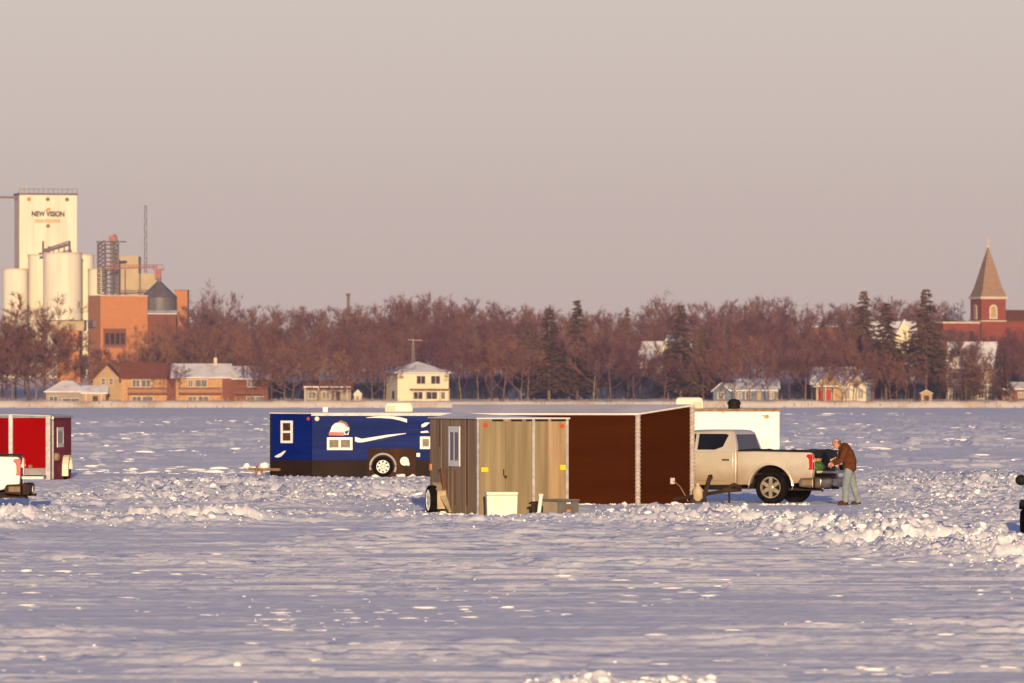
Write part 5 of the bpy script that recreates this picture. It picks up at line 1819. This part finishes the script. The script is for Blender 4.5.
    b.gable(921, 932, 393.5, 390.5, 0, 4, M['h_tan'], M['roof_thin'], 'y', .25, .14)
    b.door(924, 929, 395.5, 403, M['roof_dark'])
    # made-up long shed, coloured navy for the shaded snow behind the trunks
    b = Bld('shade_shed', 'made-up long low shed, navy as the shaded snow behind the spruce trunks', 'shed', 505, 605, 1430)
    b.gable(508, 560, 389, 384.5, 0, 9, M['shade_navy'], M['roof_dark'], 'x')
    b.gable(563, 606, 388, 383, .8, 9, M['shade_navy'], M['roof_dark'], 'x', wname='wing_wall', rname='wing_roof')
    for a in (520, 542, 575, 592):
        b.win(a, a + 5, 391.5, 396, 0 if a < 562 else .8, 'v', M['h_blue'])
    # glimpses of snowy roofs inside the wood
    for i, (px, y, w, lab) in enumerate(((823, 325, 26, 'long snowy roof of a house high in the wood above the red doors'),)):
        b = Bld('wood_house', lab, 'house', px - w / 2, px + w / 2, 1600)
        b.gable(px - w / 2, px + w / 2, y + 2, y, 0, 9, M['wood'], M['roof_thin'], 'x')


def elevator():
    Y = 1750.0
    s = F / Y
    b = Bld('grain_elevator', 'tall cream concrete grain elevator headhouse with lettering near its top', 'grain elevator', 14, 78, Y, R(14))
    # faces: front turned slightly, a narrow side on the left
    w = (76.5 - 20) / s / math.cos(R(14))
    d = 8.0
    H = b.H(195)
    b.t.location.x = gx(20, Y) + w / 2 * math.cos(R(14)) - 0
    m = MB().box(-w / 2, w / 2, 0, d, -2, H)
    m.build('tower', M['elev'], b.t, bevel=.05)
    MB().box(-w / 2 - .03, -w / 2 - .002, .1, d - .1, -1.9, H - .2).build('side_shade', M['elev_side'], b.t)  # thin skin; its darker pinkish colour paints in the shade of this side
    MB().box(-w / 2 - .25, w / 2 + .25, -.25, d + .25, H + .003, H + .5).build('parapet', M['metal_d'], b.t)
    r = MB()
    for k in range(13):
        x = -w / 2 + w * k / 12
        r.tube([(x, -.1, H + .5), (x, -.1, H + 1.6)], .06, 4)
    r.tube([(-w / 2, -.1, H + 1.6), (w / 2, -.1, H + 1.6)], .06, 4)
    r.build('railing', M['metal_d'], b.t)
    for px in (24, 29):
        MB().tube([(b.U(px) * 1.0 - 1, 2, H + .5), (b.U(px) - 1, 2, H + 2.6)], .14, 6).build('roof_light', M['stone'], b.t)
    MB().box(-w / 2 - 7.5, -w / 2 - .04, 2, 2.5, H - .9, H - .35).build('boom', M['metal_d'], b.t)
    U = lambda px: (px - 48.5) / s / math.cos(R(14))
    zz = lambda py: CAMZ - (py - HY) / s - b.z0
    for k, (px, py) in enumerate(((29.5, 199.3), (48, 199.3), (67, 199.3), (48.3, 226))):
        MB().lathe((U(px), -.01, zz(py)), (0, -1, 0), [(0, .55), (.25, .5), (.4, .25)], 10).build('floodlight', M['sign_o'] if k == 0 else M['tan_steel'], b.t)

    def text(body, px, py, hpx, m, wpx):
        cu = bpy.data.curves.new('lettering', 'FONT')
        cu.body = body
        cu.align_x = 'CENTER'
        cu.align_y = 'CENTER'
        cu.size = 1
        cu.extrude = .02
        cu.offset = .035
        o = bpy.data.objects.new('lettering', cu)
        COL.objects.link(o)
        dg = bpy.context.evaluated_depsgraph_get()
        dg.update()
        me = bpy.data.meshes.new_from_object(o.evaluated_get(dg))
        bpy.data.objects.remove(o)
        xs = [v.co.x for v in me.vertices]
        ys = [v.co.y for v in me.vertices]
        sx = wpx / s / (max(xs) - min(xs))
        sy = hpx / s / (max(ys) - min(ys))
        cxm, cym = (max(xs) + min(xs)) / 2, (max(ys) + min(ys)) / 2
        for v in me.vertices:
            x, y, z = v.co
            v.co = ((x - cxm) * sx, -z * 2 - .05, (y - cym) * sy)
        me.materials.clear()
        me.materials.append(m)
        n = bpy.data.objects.new('lettering', me)
        COL.objects.link(n)
        n.parent = b.t
        n.location = (U(px), 0, zz(py))
        return n
    text('NEW VISION', 48.3, 213.9, 5.6, M['sign_k'], 33)
    # orange underline with worn small marks, and the orange flare between the words
    g = MB()
    g.box(U(35), U(60.5), -.05, -.01, zz(222.4), zz(221.7))
    for k, px in enumerate((36, 38.2, 40.4, 42.6, 45.4, 47.6, 49.8, 52, 54.2, 56.4, 58.6)):
        g.box(U(px), U(px + 1.3), -.05, -.01, zz(221.3), zz(219.4))
    g.build('sign_underline', M['sign_o'], b.t)
    g = MB().fpoly((0, -.01, 0), (1, 0, 0), (0, -1, 0), [(U(45.5), zz(211.0)), (U(46.5), zz(208.8)), (U(48.6), zz(207.8)), (U(51.5), zz(208.6)), (U(50), zz(210.2)), (U(48.4), zz(211))], 0, .04)
    g.build('sign_emblem', M['sign_o'], b.t)

    # silos
    def silo(px0, px1, ytop, Yc, label, m=None, group='concrete silos of the grain elevator', cone=0):
        r = (px1 - px0) / 2 * Yc / F
        x = gx((px0 + px1) / 2, Yc)
        z0 = landz(x, Yc)
        t = thing('silo', label, 'silo', (x, Yc, z0), 0, group)
        h = gz(ytop, Yc) - z0
        MB().lathe((0, 0, -2), Z, [(0, r), (h + 2, r)], 36).build('barrel', m or M['elev'], t, smooth=True)
        if cone:
            MB().lathe((0, 0, h), Z, [(.003, r + .2), (cone, r * .12), (cone + .8, r * .12)], 30).build('cone_roof', M['metal_g'], t, smooth=True)
        else:
            MB().lathe((0, 0, h), Z, [(.003, r + .12), (.4, r + .12), (.45, r * .9)], 36).build('rim', M['elev_side'], t)
        return t
    silo(2.5, 28, 270.3, 1738, 'shorter cream silo at the left foot of the lettered tower')
    silo(28, 51, 256, 1746, 'cream silo in shade behind the left of the widest silo')
    silo(43, 82, 254.3, 1733, 'widest cream silo in front of the lettered tower')
    silo(74, 94, 256, 1748, 'cream silo overlapped by the right of the widest silo')
    silo(88, 107.5, 270.3, 1742, 'short cream silo next to the lattice tower')
    # conveyor on top of the silos
    Yc = 1736
    t = thing('conveyor', 'dark slanting conveyor bridge on top of the widest silo', 'conveyor', (gx(57, Yc), Yc, gz(254, Yc)))
    q = F / Yc
    m = MB()
    m.tube([(-14 / q, 0, .5), (12.5 / q, 0, 10 / q)], .45, 6)
    m.tube([(-14 / q, 0, 4 / q), (12.5 / q, 0, 13 / q)], .18, 5)
    for k in range(6):
        a = k / 5
        x = (-14 + 26.5 * a) / q
        m.tube([(x, 0, .3), (x, 0, (4 + 9 * a) / q)], .16, 4)
    m.build('truss', M['metal_d'], t)
    m = MB()
    for x, h in ((-14, 13), (-8, 8), (12.5, 13)):
        m.tube([(x / q, .3, .2), (x / q, .3, h / q)], .3, 5)
    m.box(-18 / q, 20 / q, -1, 1, -.1, .35)
    m.build('support', M['metal_d'], t)
    # lattice leg tower
    Yc = 1738
    q = F / Yc
    x0 = gx(111, Yc)
    z0 = landz(x0, Yc)
    t = thing('elevator_leg', 'dark lattice leg tower with red head between the silos and the tan bin', 'lattice tower', (x0, Yc, z0))
    hz = lambda py: gz(py, Yc) - z0
    m = MB()
    xs = (-13 / q, -6 / q, 2 / q, 7 / q)
    for x in xs:
        for dy in (-2, 2):
            m.tube([(x, dy, hz(292) if x < -1 else -1), (x, dy, hz(243))], .16, 5)
    for k in range(12):
        py = 292 - 4.3 * k
        if py < 243:
            break
        for dy in (-2, 2):
            m.tube([(xs[0], dy, hz(py)), (xs[-1], dy, hz(py))], .13, 4)
            m.tube([(xs[0], dy, hz(py)), (xs[1], dy, hz(py - 4.3))], .11, 4)
            m.tube([(xs[2], dy, hz(py)), (xs[3], dy, hz(py - 4.3))], .11, 4)
    m.build('lattice', M['metal_d'], t)
    m = MB()
    m.box(-1 / q, 3 / q, -1, 1, -1, hz(241))
    m.box(4 / q, 8 / q, -.8, .8, -1, hz(250))
    m.build('leg_casing', M['metal_g'], t)
    MB().box(-14.5 / q, 14.5 / q, -2.2, 2.2, hz(242.2), hz(241.2)).build('platform', M['metal_d'], t)
    m = MB().box(-2 / q, 6 / q, -1.5, 1.5, hz(241.1), hz(236))
    m.box(2 / q, 5 / q, -1, 1, hz(236), hz(234))
    m.build('head_pulley', M['metal_r'], t, bevel=.2)
    # tan flat bins
    Yc = 1775
    b2 = Bld('tan_bin', 'tan square storage bin behind the lattice tower', 'storage building', 119, 156, Yc)
    b2.box('tall_block', 118, 138.5, 256, 0, 12, M['tanwall'])
    b2.box('low_block', 138.8, 157, 273.5, -.5, 12, M['tanwall'])
    # catwalk with red end box
    Yc = 1728
    q = F / Yc
    x0 = gx(135, Yc)
    t = thing('catwalk', 'reddish overhead catwalk ending in a red box above the grey bin', 'catwalk', (x0, Yc, gz(267, Yc)))
    m = MB()
    m.tube([(-30 / q, 0, -1.5 / q), (22 / q, 0, 0)], .18, 4)
    m.tube([(-30 / q, 0, 1.5 / q), (22 / q, 0, 2.2 / q)], .10, 4)
    for k in range(14):
        x = (-30 + 52 * k / 13) / q
        m.tube([(x, 0, -1.3 / q), (x, 0, 1.9 / q)], .08, 4)
    m.build('bridge', M['metal_r'], t)
    m = MB().box(20 / q, 26 / q, -1, 1, -13 / q, -3 / q)
    m.box(18 / q, 29 / q, -1.2, 1.2, -3 / q, -1.6 / q)
    m.tube([(19 / q, 0, -1.5 / q), (19 / q, 0, 2 / q), (28 / q, 0, 2 / q), (28 / q, 0, -1.5 / q)], .1, 4)
    m.build('end_box', M['metal_r'], t)
    m = MB()
    for x in (-22, -10, 5, 23):
        m.tube([(x / q, .5, -30 / q), (x / q, .5, -2 / q)], .15, 4)
    m.build('trestle', M['metal_g'], t)
    # aerial mast
    Yc = 1790
    x0 = gx(145.3, Yc)
    z0 = landz(x0, Yc)
    t = thing('radio_mast', 'thin tall grey radio mast rising behind the catwalk', 'mast', (x0, Yc, z0))
    h = gz(205, Yc) - z0
    m = MB()
    for k in range(3):
        a = k * 2.094
        m.tube([(.5 * math.cos(a), .5 * math.sin(a), -1), (.32 * math.cos(a), .32 * math.sin(a), h)], .08, 4)
    n = 40
    for k in range(n):
        a, z = (k % 3) * 2.094, h * k / n
        m.tube([(.48 * math.cos(a), .48 * math.sin(a), z), (.48 * math.cos(a + 2.094), .48 * math.sin(a + 2.094), z + h / n)], .08, 4)
    m.build('mast', M['metal_d'], t)
    # grey bin with cone roof
    silo(141, 177, 297.5, 1712, 'corrugated grey metal bin with shallow cone roof beside the orange brick block', M['metal_g'], None, 4.2)
    # orange brick blocks
    b3 = Bld('brick_block', 'orange brick windowless block in front of the silos', 'brick building', 88, 148, 1690, R(22))
    c, si = math.cos(R(22)), math.sin(R(22))
    q = b3.s
    W_, D_ = 46 / q / c, 15 / q / si
    b3.t.location.x = gx(100.5, 1690)
    MB().box(0, W_, 0, D_, -2, b3.H(296)).build('wall', M['brick_o'], b3.t)
    MB().box(-.15, W_ + .15, -.15, D_ + .15, b3.H(296) + .003, b3.H(295)).build('coping', M['stone'], b3.t)
    f = MB().fbox((0, -.004, 0), (1, 0, 0), (0, -1, 0), 3 / q, 27 / q, b3.H(346), b3.H(328.5), 0, .12).build('loading_bay', M['brick_d'], b3.t)
    for k in range(4):
        MB().fbox((0, -.13, 0), (1, 0, 0), (0, -1, 0), (5 + 5.4 * k) / q, (9 + 5.4 * k) / q, b3.H(344), b3.H(333), 0, .05).build('window', M['h_win'], f)
    MB().box(2 / q, 27 / q, -.5, -.005, b3.H(347.5), b3.H(346)).build('ledge', M['metal_d'], b3.t)
    v = MB().fbox((0, 0, 0), (0, 1, 0), (-1, 0, 0), D_ * .35, D_ * .75, b3.H(327), b3.H(320.5), .004, .9).build('vent_hood', M['metal_d'], b3.t)
    b4 = Bld('brick_annex', 'low orange and tan brick annex under the widest silo', 'brick building', 56, 84, 1668)
    b4.box('wall', 58, 79, 331, 0, 10, M['brick_o'])
    b4.box('upper_storey', 52, 84, 321, .6, 10, M['tanwall'], 330.6)
    b4.box('band', 56.5, 80, 346.5, -.6, -.01, M['stone'], 350)
    b4.box('wall_base', 60, 81, 362, -3, -.7, M['brick_o'])
    b4.box('roof_ledge', 45, 85, 320, .3, 10.3, M['metal_d'], 320.9)
    b5 = Bld('brick_tower', 'narrow brown brick tower at the right of the grey bin', 'brick building', 174, 188, 1725)
    b5.box('wall', 174.5, 187.5, 290.5, 0, 9, M['brick_o'])
    b5.box('coping', 174, 188, 289.9, -.15, 9.15, M['brick_d'], 290.4)
    b6 = Bld('loading_shed', 'low cream-roofed shed at the foot of the grey bin', 'shed', 144, 176, 1700)
    b6.gable(145, 176, 314, 311, 0, 7, M['brick_d'], M['roof_thin'], 'x', .3, .2)


def church():
    Y = 1600.0
    s = F / Y
    yaw = R(18)
    c, si = math.cos(yaw), math.sin(yaw)
    x0 = gx(981.5, Y)
    z0 = landz(x0, Y)
    t = thing('church', 'red brick church with pointed tan spire and cross', 'church', (x0, Y, z0), yaw)
    H = lambda py: gz(py, Y) - z0
    W = 25 / s / c
    D = 9.2 / s / si
    MB().box(0, W, 0, D, -2, H(299)).build('tower', M['brick_r'], t, bevel=.05)
    MB().box(-.35, W + .35, -.35, D + .35, H(299) + .003, H(296.5)).build('cornice', M['stone'], t)
    cx, cy = W / 2, D / 2
    sp = MB()
    base = [(-.15, -.15), (W + .15, -.15), (W + .15, D + .15), (-.15, D + .15)]
    z1, z2, z3 = H(296.4), H(288), H(247)
    r1 = [(x, y, z1) for x, y in base]
    r2 = [(cx + (x - cx) * .78, cy + (y - cy) * .78, z2) for x, y in base]
    r3 = [(cx + (x - cx) * .035, cy + (y - cy) * .035, z3) for x, y in base]
    sp.loft([r1, r2, r3])
    sp.build('spire', M['spire'], t)
    k = MB()
    k.tube([(cx, cy, H(248)), (cx, cy, H(236.5))], .16, 6)
    k.tube([(cx - .8, cy, H(240)), (cx + .8, cy, H(240))], .14, 6)
    k.ell((cx, cy, H(246)), .4, .4, .4, 10, 6)
    k.build('cross', M['stone'], t)

    def arch_win(O, u, n, uc, hw, zb, zt):
        pts = [(uc - hw, zb), (uc + hw, zb), (uc + hw, zt - hw)] + [(uc + hw * math.cos(a), zt - hw + hw * math.sin(a)) for a in [R(x) for x in range(20, 180, 20)]] + [(uc - hw, zt - hw)]
        f = MB().fpoly(O, u, n, pts, .01, .18).build('belfry_arch', M['stone'], t)
        cz = (zb + zt) / 2
        pts2 = [(uc + (a - uc) * .62, cz + (b - cz) * .78) for a, b in pts]
        MB().fpoly(O, u, n, pts2, .181, .21).build('louvre', M['h_tan'], f)
    arch_win(Vector((0, 0, 0)), Vector((1, 0, 0)), Vector((0, -1, 0)), W * .48, 1.05, H(319), H(304.5))
    arch_win(Vector((0, 0, 0)), Vector((0, 1, 0)), Vector((-1, 0, 0)), D * .5, .9, H(319), H(304.5))
    MB().box(-.12, W + .12, -.12, D + .12, H(321.5), H(320.4)).build('string_course', M['stone'], t)
    # nave to the right with red roof, low wing to the left
    n = MB()
    n.prism([(W + .01, 1, -2), (W + .01, 16, -2), (W + .01, 16, H(321)), (W + .01, 8.5, H(310.5)), (W + .01, 1, H(321))], (26, 0, 0))
    n.build('nave', M['brick_r'], t)
    r = MB()
    for y, zz in ((.5, H(321.8)), (16.5, H(321.8))):
        r.prism([(W + .02, y, zz), (W + 26.5, y, zz), (W + 26.5, 8.5, H(310.3)), (W + .02, 8.5, H(310.3))], (0, 0, .25))
    r.build('nave_roof', M['roof_red'], t)
    MB().box(-17 / s - 5.5, -.02, 1, 12, -2, H(323.5)).build('side_wing', M['brick_r'], t)
    MB().box(-17 / s - 5.7, -.02, .8, 12.2, H(323.5) + .003, H(321.8)).build('wing_parapet', M['stone'], t)
    for k in range(3):
        MB().fbox((0, .996, 0), (1, 0, 0), (0, -1, 0), -8.5 + 2.8 * k, -7.3 + 2.8 * k, H(342), H(331), 0, .1).build('window', M['h_win'], t)


def forest():
    sky = [(-60, 296), (0, 296), (100, 330), (150, 322), (182, 308), (190, 300), (215, 297), (240, 301), (265, 300), (300, 299), (340, 301), (370, 299), (388, 293), (410, 288), (435, 288),
           (460, 294), (500, 299), (520, 297), (560, 301), (600, 305), (640, 304), (655, 296), (670, 298), (700, 297), (730, 290), (760, 291), (790, 297), (830, 300), (850, 297),
           (880, 293), (905, 293), (930, 297), (955, 302), (975, 325), (1024, 322), (1090, 310)]
    sx, sy = zip(*sky)
    r = random.Random(11)
    ybk = lambda px: float(np.interp(px, sx, sy))
    # deep rows of the wood
    back = 'bare mauve-brown tree deep in the wood behind the far shore houses'
    for row, (Y, n, dy0, dy1, a, e) in enumerate(((1700, 66, -1, 9, 185, 1080), (1640, 62, 2, 16, 180, 1080), (1580, 60, 12, 32, 120, 1080), (1530, 56, 26, 48, -50, 1080))):
        for k in range(n):
            px = a + (e - a) * (k + r.random()) / n
            y = ybk(px) + r.uniform(dy0, dy1)
            if row < 2 and 955 < px < 1024:
                continue
            if px < 190 and row == 2:
                y = max(y, 340)
            if px < 185 and row == 3:
                y = max(y, 350)
            if row == 3 and 868 < px < 922:
                y = max(y, 345)
            key = ('wood', r.randrange(4)) if r.random() < .8 else ('wide', r.randrange(3))
            if row < 2:
                far_tree(key, px, y, Y + r.uniform(-22, 22), r.uniform(.9, 1.2))
                continue
            tree(key, px, y, Y + r.uniform(-22, 22), back, 'trees deep in the far shore wood', r.uniform(.9, 1.2))
    for a, e in ((-620, -60), (1090, 1620)):      # the wood goes on along the shore past both sides of the photo
        for k in range(46):
            px = a + (e - a) * (k + r.random()) / 46
            far_tree(('wood', r.randrange(4)), px, r.uniform(298, 330), r.uniform(1420, 1600), r.uniform(1.1, 1.4))
    build_far_wood()
    mid = 'bare brown tree standing among the far shore houses'
    for k in range(60):
        px = -40 + 1120 * (k + r.random()) / 60
        if 30 < px < 130:
            continue
        y = ybk(px) + r.uniform(30, 52)
        if 120 < px < 190:
            y = r.uniform(350, 364)
        if 868 < px < 922:
            y = max(y, 352)
        if 962 < px < 1024:
            y = max(y, 338)
        Y = r.uniform(1445, 1500)
        tree(('wide', r.randrange(3)) if r.random() < .5 else ('wood', r.randrange(4)), px, y, Y, mid, 'trees among the far shore houses', r.uniform(.9, 1.15))
    # tall sparse trees that stand above the wood
    for px, y, lab in ((225, 277, 'tall sparse bare tree rising above the wood right of the brick tower'), (659, 285, 'tall sparse bare tree rising above the wood near the middle spruces'),
                       (205, 288, 'thin sparse bare tree between the brick tower and the tallest sparse tree'), (955, 297, 'thin bare tree rising just left of the church spire'), (945, 305, 'shorter thin bare tree two places left of the church spire')):
        tree(('sparse', r.randrange(2)), px, y, 1660, lab, None, 1.1)
    # first row on the bank, trunks in view
    segs = [
        ((12, 322, 'wide'), (292, 330, 'wide'), (272, 346, 'wide'), (284, 340, 'warm')),
        ((318, 334, 'wide'), (333, 345, 'warm'), (372, 348, 'warm'), (384, 340, 'wide')),
        ((461, 333, 'wide'), (478, 328, 'wide'), (492, 334, 'warm'), (503, 326, 'wide'), (521, 330, 'warm'), (528, 336, 'wide')),
        ((594, 318, 'wide'), (611, 322, 'wide'), (634, 330, 'wide'), (664, 350, 'wide'), (703, 345, 'wide')),
        ((722, 343, 'warm'), (735, 338, 'wide'), (750, 332, 'warm'), (768, 330, 'wide'), (789, 336, 'wide'), (805, 333, 'wide')),
        ((822, 332, 'wide'), (846, 340, 'warm'), (856, 336, 'wide'), (872, 346, 'warm'), (905, 360, 'wide'), (890, 350, 'warm')),
        ((948, 360, 'warm'), (966, 350, 'wide'), (985, 352, 'warm'), (1009, 332, 'wide'), (1030, 330, 'wide')),
    ]
    labs = ['bare shoreline tree beside the brick apartment block', 'bare shoreline tree between the low brown house and the yellow house', 'bare shoreline tree right of the yellow house, left of the spruces',
            'bare shoreline tree between the spruces and the bungalow', 'bare shoreline tree standing over the bungalow', 'bare shoreline tree near the red doors and the cream gable', 'bare shoreline tree below the church']
    labs0 = 'bare shoreline tree at the far left behind the red shelter'
    for g, (seg, lab) in enumerate(zip(segs, labs)):
        for q, (px, y, kd) in enumerate(seg):
            l = labs0 if px < 100 else lab
            tree((kd, r.randrange({'wide': 3, 'warm': 2}[kd])), px, y, r.uniform(1403, 1409) if px not in (292, 284) else 1406, l, None if px < 100 else l.replace('tree', 'trees', 1), 1.0)
    # big warm trees over the left shore
    for px, y, w, lab in ((28, 287, 1.35, 'big wide bare tree in warm light in front of the cream silos'), (-14, 300, 1.3, 'big bare tree cut by the left edge in front of the silos'), (52, 318, 1.1, 'lower warm brown bare tree over the grey cottage'),
                          (160, 318, 1.0, 'warm brown bare tree in front of the grey metal bin'), (182, 328, 1.0, 'warm brown bare tree below the narrow brick tower'), (238, 338, 1.0, 'bare tree behind the right end of the apartment block')):
        tree(('warm', r.randrange(2)), px, y, 1415 if px < 100 else 1500, lab, None, w)
    # dense warm growth at the far left and below the brick block
    for k in range(13):
        px = -45 + 9.0 * k + r.uniform(-3, 3)
        tree(('warm', k % 2) if k % 3 else ('wide', k % 3), px, r.uniform(300, 322) if px < 48 else r.uniform(338, 352), r.uniform(1420, 1440), 'bare reddish tree in the thick growth at the left behind the red shelter', 'trees in the thick growth at the left', 1.15)
    for k in range(16):
        px = 92 + 11.5 * k + r.uniform(-3, 3)
        tree(('warm', k % 2) if k % 2 else ('wood', k % 4), px, (r.uniform(342, 356) if px < 140 else r.uniform(318, 338)), r.uniform(1450, 1520), 'bare reddish tree rising behind the brick apartment block roof', 'trees behind the apartment block', 1.1)
    for k, px in enumerate((806, 818, 832, 846, 874, 881, 897, 908, 914, 940, 952, 968, 984, 1000, 1016, 588, 597, 628, 640, 668, 690)):
        tree(('warm', k % 2) if k % 3 == 0 else ('wood', k % 4), px, r.uniform(326, 346), r.uniform(1424, 1436), 'bare tree with brown twigs screening the houses in the right half of the shore', 'trees screening the shore houses', 1.0)
    for k in range(13):
        px = 930 + 9.5 * k + r.uniform(-3, 3)
        tree(('wood', k % 4), px, r.uniform(318, 331) if px < 968 or px > 1008 else r.uniform(324, 336), r.uniform(1530, 1570), 'bare tree screening the red brick church', 'trees screening the church', 1.1)
    for px, y, lab in ((172, 352, 'bare tree in front of the middle of the apartment block'), (252, 345, 'bare tree in front of the right end of the apartment block'), (264, 350, 'bare tree at the right corner of the apartment block')):
        tree(('wide', r.randrange(3)), px, y, 1403, lab, None, .8)
    # evergreens
    for key, px, y, Y, w, lab in (('spruce', 549, 308, 1412, 1.15, 'broad dark spruce, the left one of the pair on the shore'), ('spruce', 577, 300, 1422, 1.0, 'taller dark spruce, the right one of the pair on the shore'),
                                  ('spruce', 530, 318, 1440, .9, 'smaller spruce half hidden left of the spruce pair'),
                                  ('spruce', 681, 305, 1425, 1.15, 'dark spruce beside the tall tan house'), ('spruce', 703, 330, 1418, 1.25, 'lower snow-flecked spruce between the tall tan house and bungalow'),
                                  ('pine', 926, 289, 1409, 1.05, 'tall dark pine, the highest evergreen, left of the church'), ('pine', 886, 303, 1418, 1.1, 'dark pine in front of the hillside house'),
                                  ('pine', 864, 291, 1470, 1.0, 'tall pine behind the cream gabled house'), ('spruce', 972, 345, 1409, .9, 'small spruce in front of the broad snowy roof'), ('spruce', 1003, 352, 1412, .9, 'small spruce at the right below the church nave'),
                                  ('spruce', 627, 307, 1690, .7, 'small dark spruce top showing on the skyline of the wood')):
        tree((key, r.randrange({'spruce': 3, 'pine': 2}[key])), px, y, Y, lab, None, w)
    # chimney stack in the wood
    x = gx(348.3, 1680); z0 = landz(x, 1680)
    t = thing('chimney_stack', 'thin dark chimney stack standing above the wood', 'chimney', (x, 1680, z0))
    h = gz(293.5, 1680) - z0
    MB().lathe((0, 0, -1), Z, [(0, .55), (h + 1, .38)], 10).build('flue', M['metal_d'], t)
    MB().lathe((0, 0, h - .6), Z, [(0, .52), (.6, .52)], 10).build('rim', M['brick_d'], t)


# ------------------------------------------------------------------ light, air, camera
SUN_EL, SUN_AZ = 7.2, 2.8     # degrees: height, and how far right of straight behind the camera


def light():
    w = bpy.data.worlds.new('World')
    scene.world = w
    w.use_nodes = True
    nt = w.node_tree
    nt.nodes.clear()
    out = nt.nodes.new('ShaderNodeOutputWorld')
    sky = nt.nodes.new('ShaderNodeTexSky')
    sky.sky_type = 'NISHITA'
    sky.sun_disc = False
    sky.sun_elevation = R(SUN_EL)
    sky.sun_rotation = R(180 - SUN_AZ)
    sky.air_density = 1.0
    sky.dust_density = 1.0
    sky.ozone_density = 3.0
    bg = nt.nodes.new('ShaderNodeBackground')
    bg.inputs['Strength'].default_value = 0.12
    nt.links.new(sky.outputs[0], bg.inputs['Color'])
    # pinkish winter haze low round the horizon; violet higher up added to tint the snow
    tc = nt.nodes.new('ShaderNodeTexCoord')
    sp = nt.nodes.new('ShaderNodeSeparateXYZ')
    nt.links.new(tc.outputs['Generated'], sp.inputs[0])
    rp = nt.nodes.new('ShaderNodeValToRGB')
    e = rp.color_ramp.elements
    e[0].position, e[0].color = 0.0, (0.565, 0.435, 0.395, 1)
    e[1].position, e[1].color = 0.30, (0.22, 0.185, 0.45, 1)
    k = e.new(0.030); k.color = (0.605, 0.500, 0.440, 1)
    k = e.new(0.062); k.color = (0.595, 0.525, 0.470, 1)
    nt.links.new(sp.outputs['Z'], rp.inputs['Fac'])
    bg2 = nt.nodes.new('ShaderNodeBackground')
    bg2.inputs['Strength'].default_value = 1.0
    nt.links.new(rp.outputs['Color'], bg2.inputs['Color'])
    mr = nt.nodes.new('ShaderNodeMapRange')
    mr.interpolation_type = 'SMOOTHSTEP'
    mr.inputs['From Min'].default_value = 0.10
    mr.inputs['From Max'].default_value = 0.80
    nt.links.new(sp.outputs['Z'], mr.inputs['Value'])
    mx = nt.nodes.new('ShaderNodeMixShader')
    nt.links.new(mr.outputs['Result'], mx.inputs[0])
    nt.links.new(bg2.outputs[0], mx.inputs[1])
    nt.links.new(bg.outputs[0], mx.inputs[2])
    nt.links.new(mx.outputs[0], out.inputs['Surface'])

    L = bpy.data.lights.new('sun', 'SUN')
    L.energy = 5.0
    L.angle = R(0.5)
    L.color = (1.0, 0.735, 0.42)
    o = bpy.data.objects.new('sun', L)
    COL.objects.link(o)
    d = Vector((math.sin(R(SUN_AZ)) * math.cos(R(SUN_EL)), -math.cos(R(SUN_AZ)) * math.cos(R(SUN_EL)), math.sin(R(SUN_EL))))
    o.rotation_euler = (-d).to_track_quat('-Z', 'Y').to_euler()
    o.location = d * 400 + Vector((0, 200, 0))


def air():
    b = MB().box(-960, 960, -80, 2640, -3.0, 78)
    m = bpy.data.materials.new('winter_haze')
    m.use_nodes = True
    nt = m.node_tree
    nt.nodes.clear()
    out = nt.nodes.new('ShaderNodeOutputMaterial')
    v = nt.nodes.new('ShaderNodeVolumePrincipled')
    v.inputs['Color'].default_value = (0.90, 0.80, 0.88, 1)
    v.inputs['Density'].default_value = 0.00016
    v.inputs['Anisotropy'].default_value = 0.5
    nt.links.new(v.outputs[0], out.inputs['Volume'])
    o = b.build('haze', m)
    tag(o, 'thin pinkish winter haze over the lake', kind='stuff')


def camera():
    c = bpy.data.cameras.new('camera')
    o = bpy.data.objects.new('camera', c)
    COL.objects.link(o)
    c.sensor_width = 36
    c.lens = 36 * F / 1024
    o.location = (0, 0, CAMZ)
    o.rotation_euler = (R(90), 0, 0)
    c.shift_y = (HY - 341.5) / 1024
    c.clip_start = 1
    c.clip_end = 6000
    c.dof.use_dof = True
    c.dof.focus_distance = 155
    c.dof.aperture_fstop = 5.6
    scene.camera = o


def settings():
    scene.render.engine = 'CYCLES'
    scene.cycles.use_denoising = True
    scene.cycles.max_bounces = 6
    scene.cycles.volume_bounces = 0
    scene.cycles.diffuse_bounces = 3
    scene.view_settings.view_transform = 'Standard'
    scene.view_settings.look = 'None'
    scene.view_settings.exposure = 0.25
    scene.view_settings.gamma = 1
    scene.render.resolution_x, scene.render.resolution_y = 1024, 683


setup_mats()
build_snow()
build_rubble()
build_land()
make_protos()
houses()
elevator()
church()
forest()
brown_house()
blue_house()
white_house()
red_house()
grey_house()
trucks()
loose()
man()
light()
air()
camera()
settings()
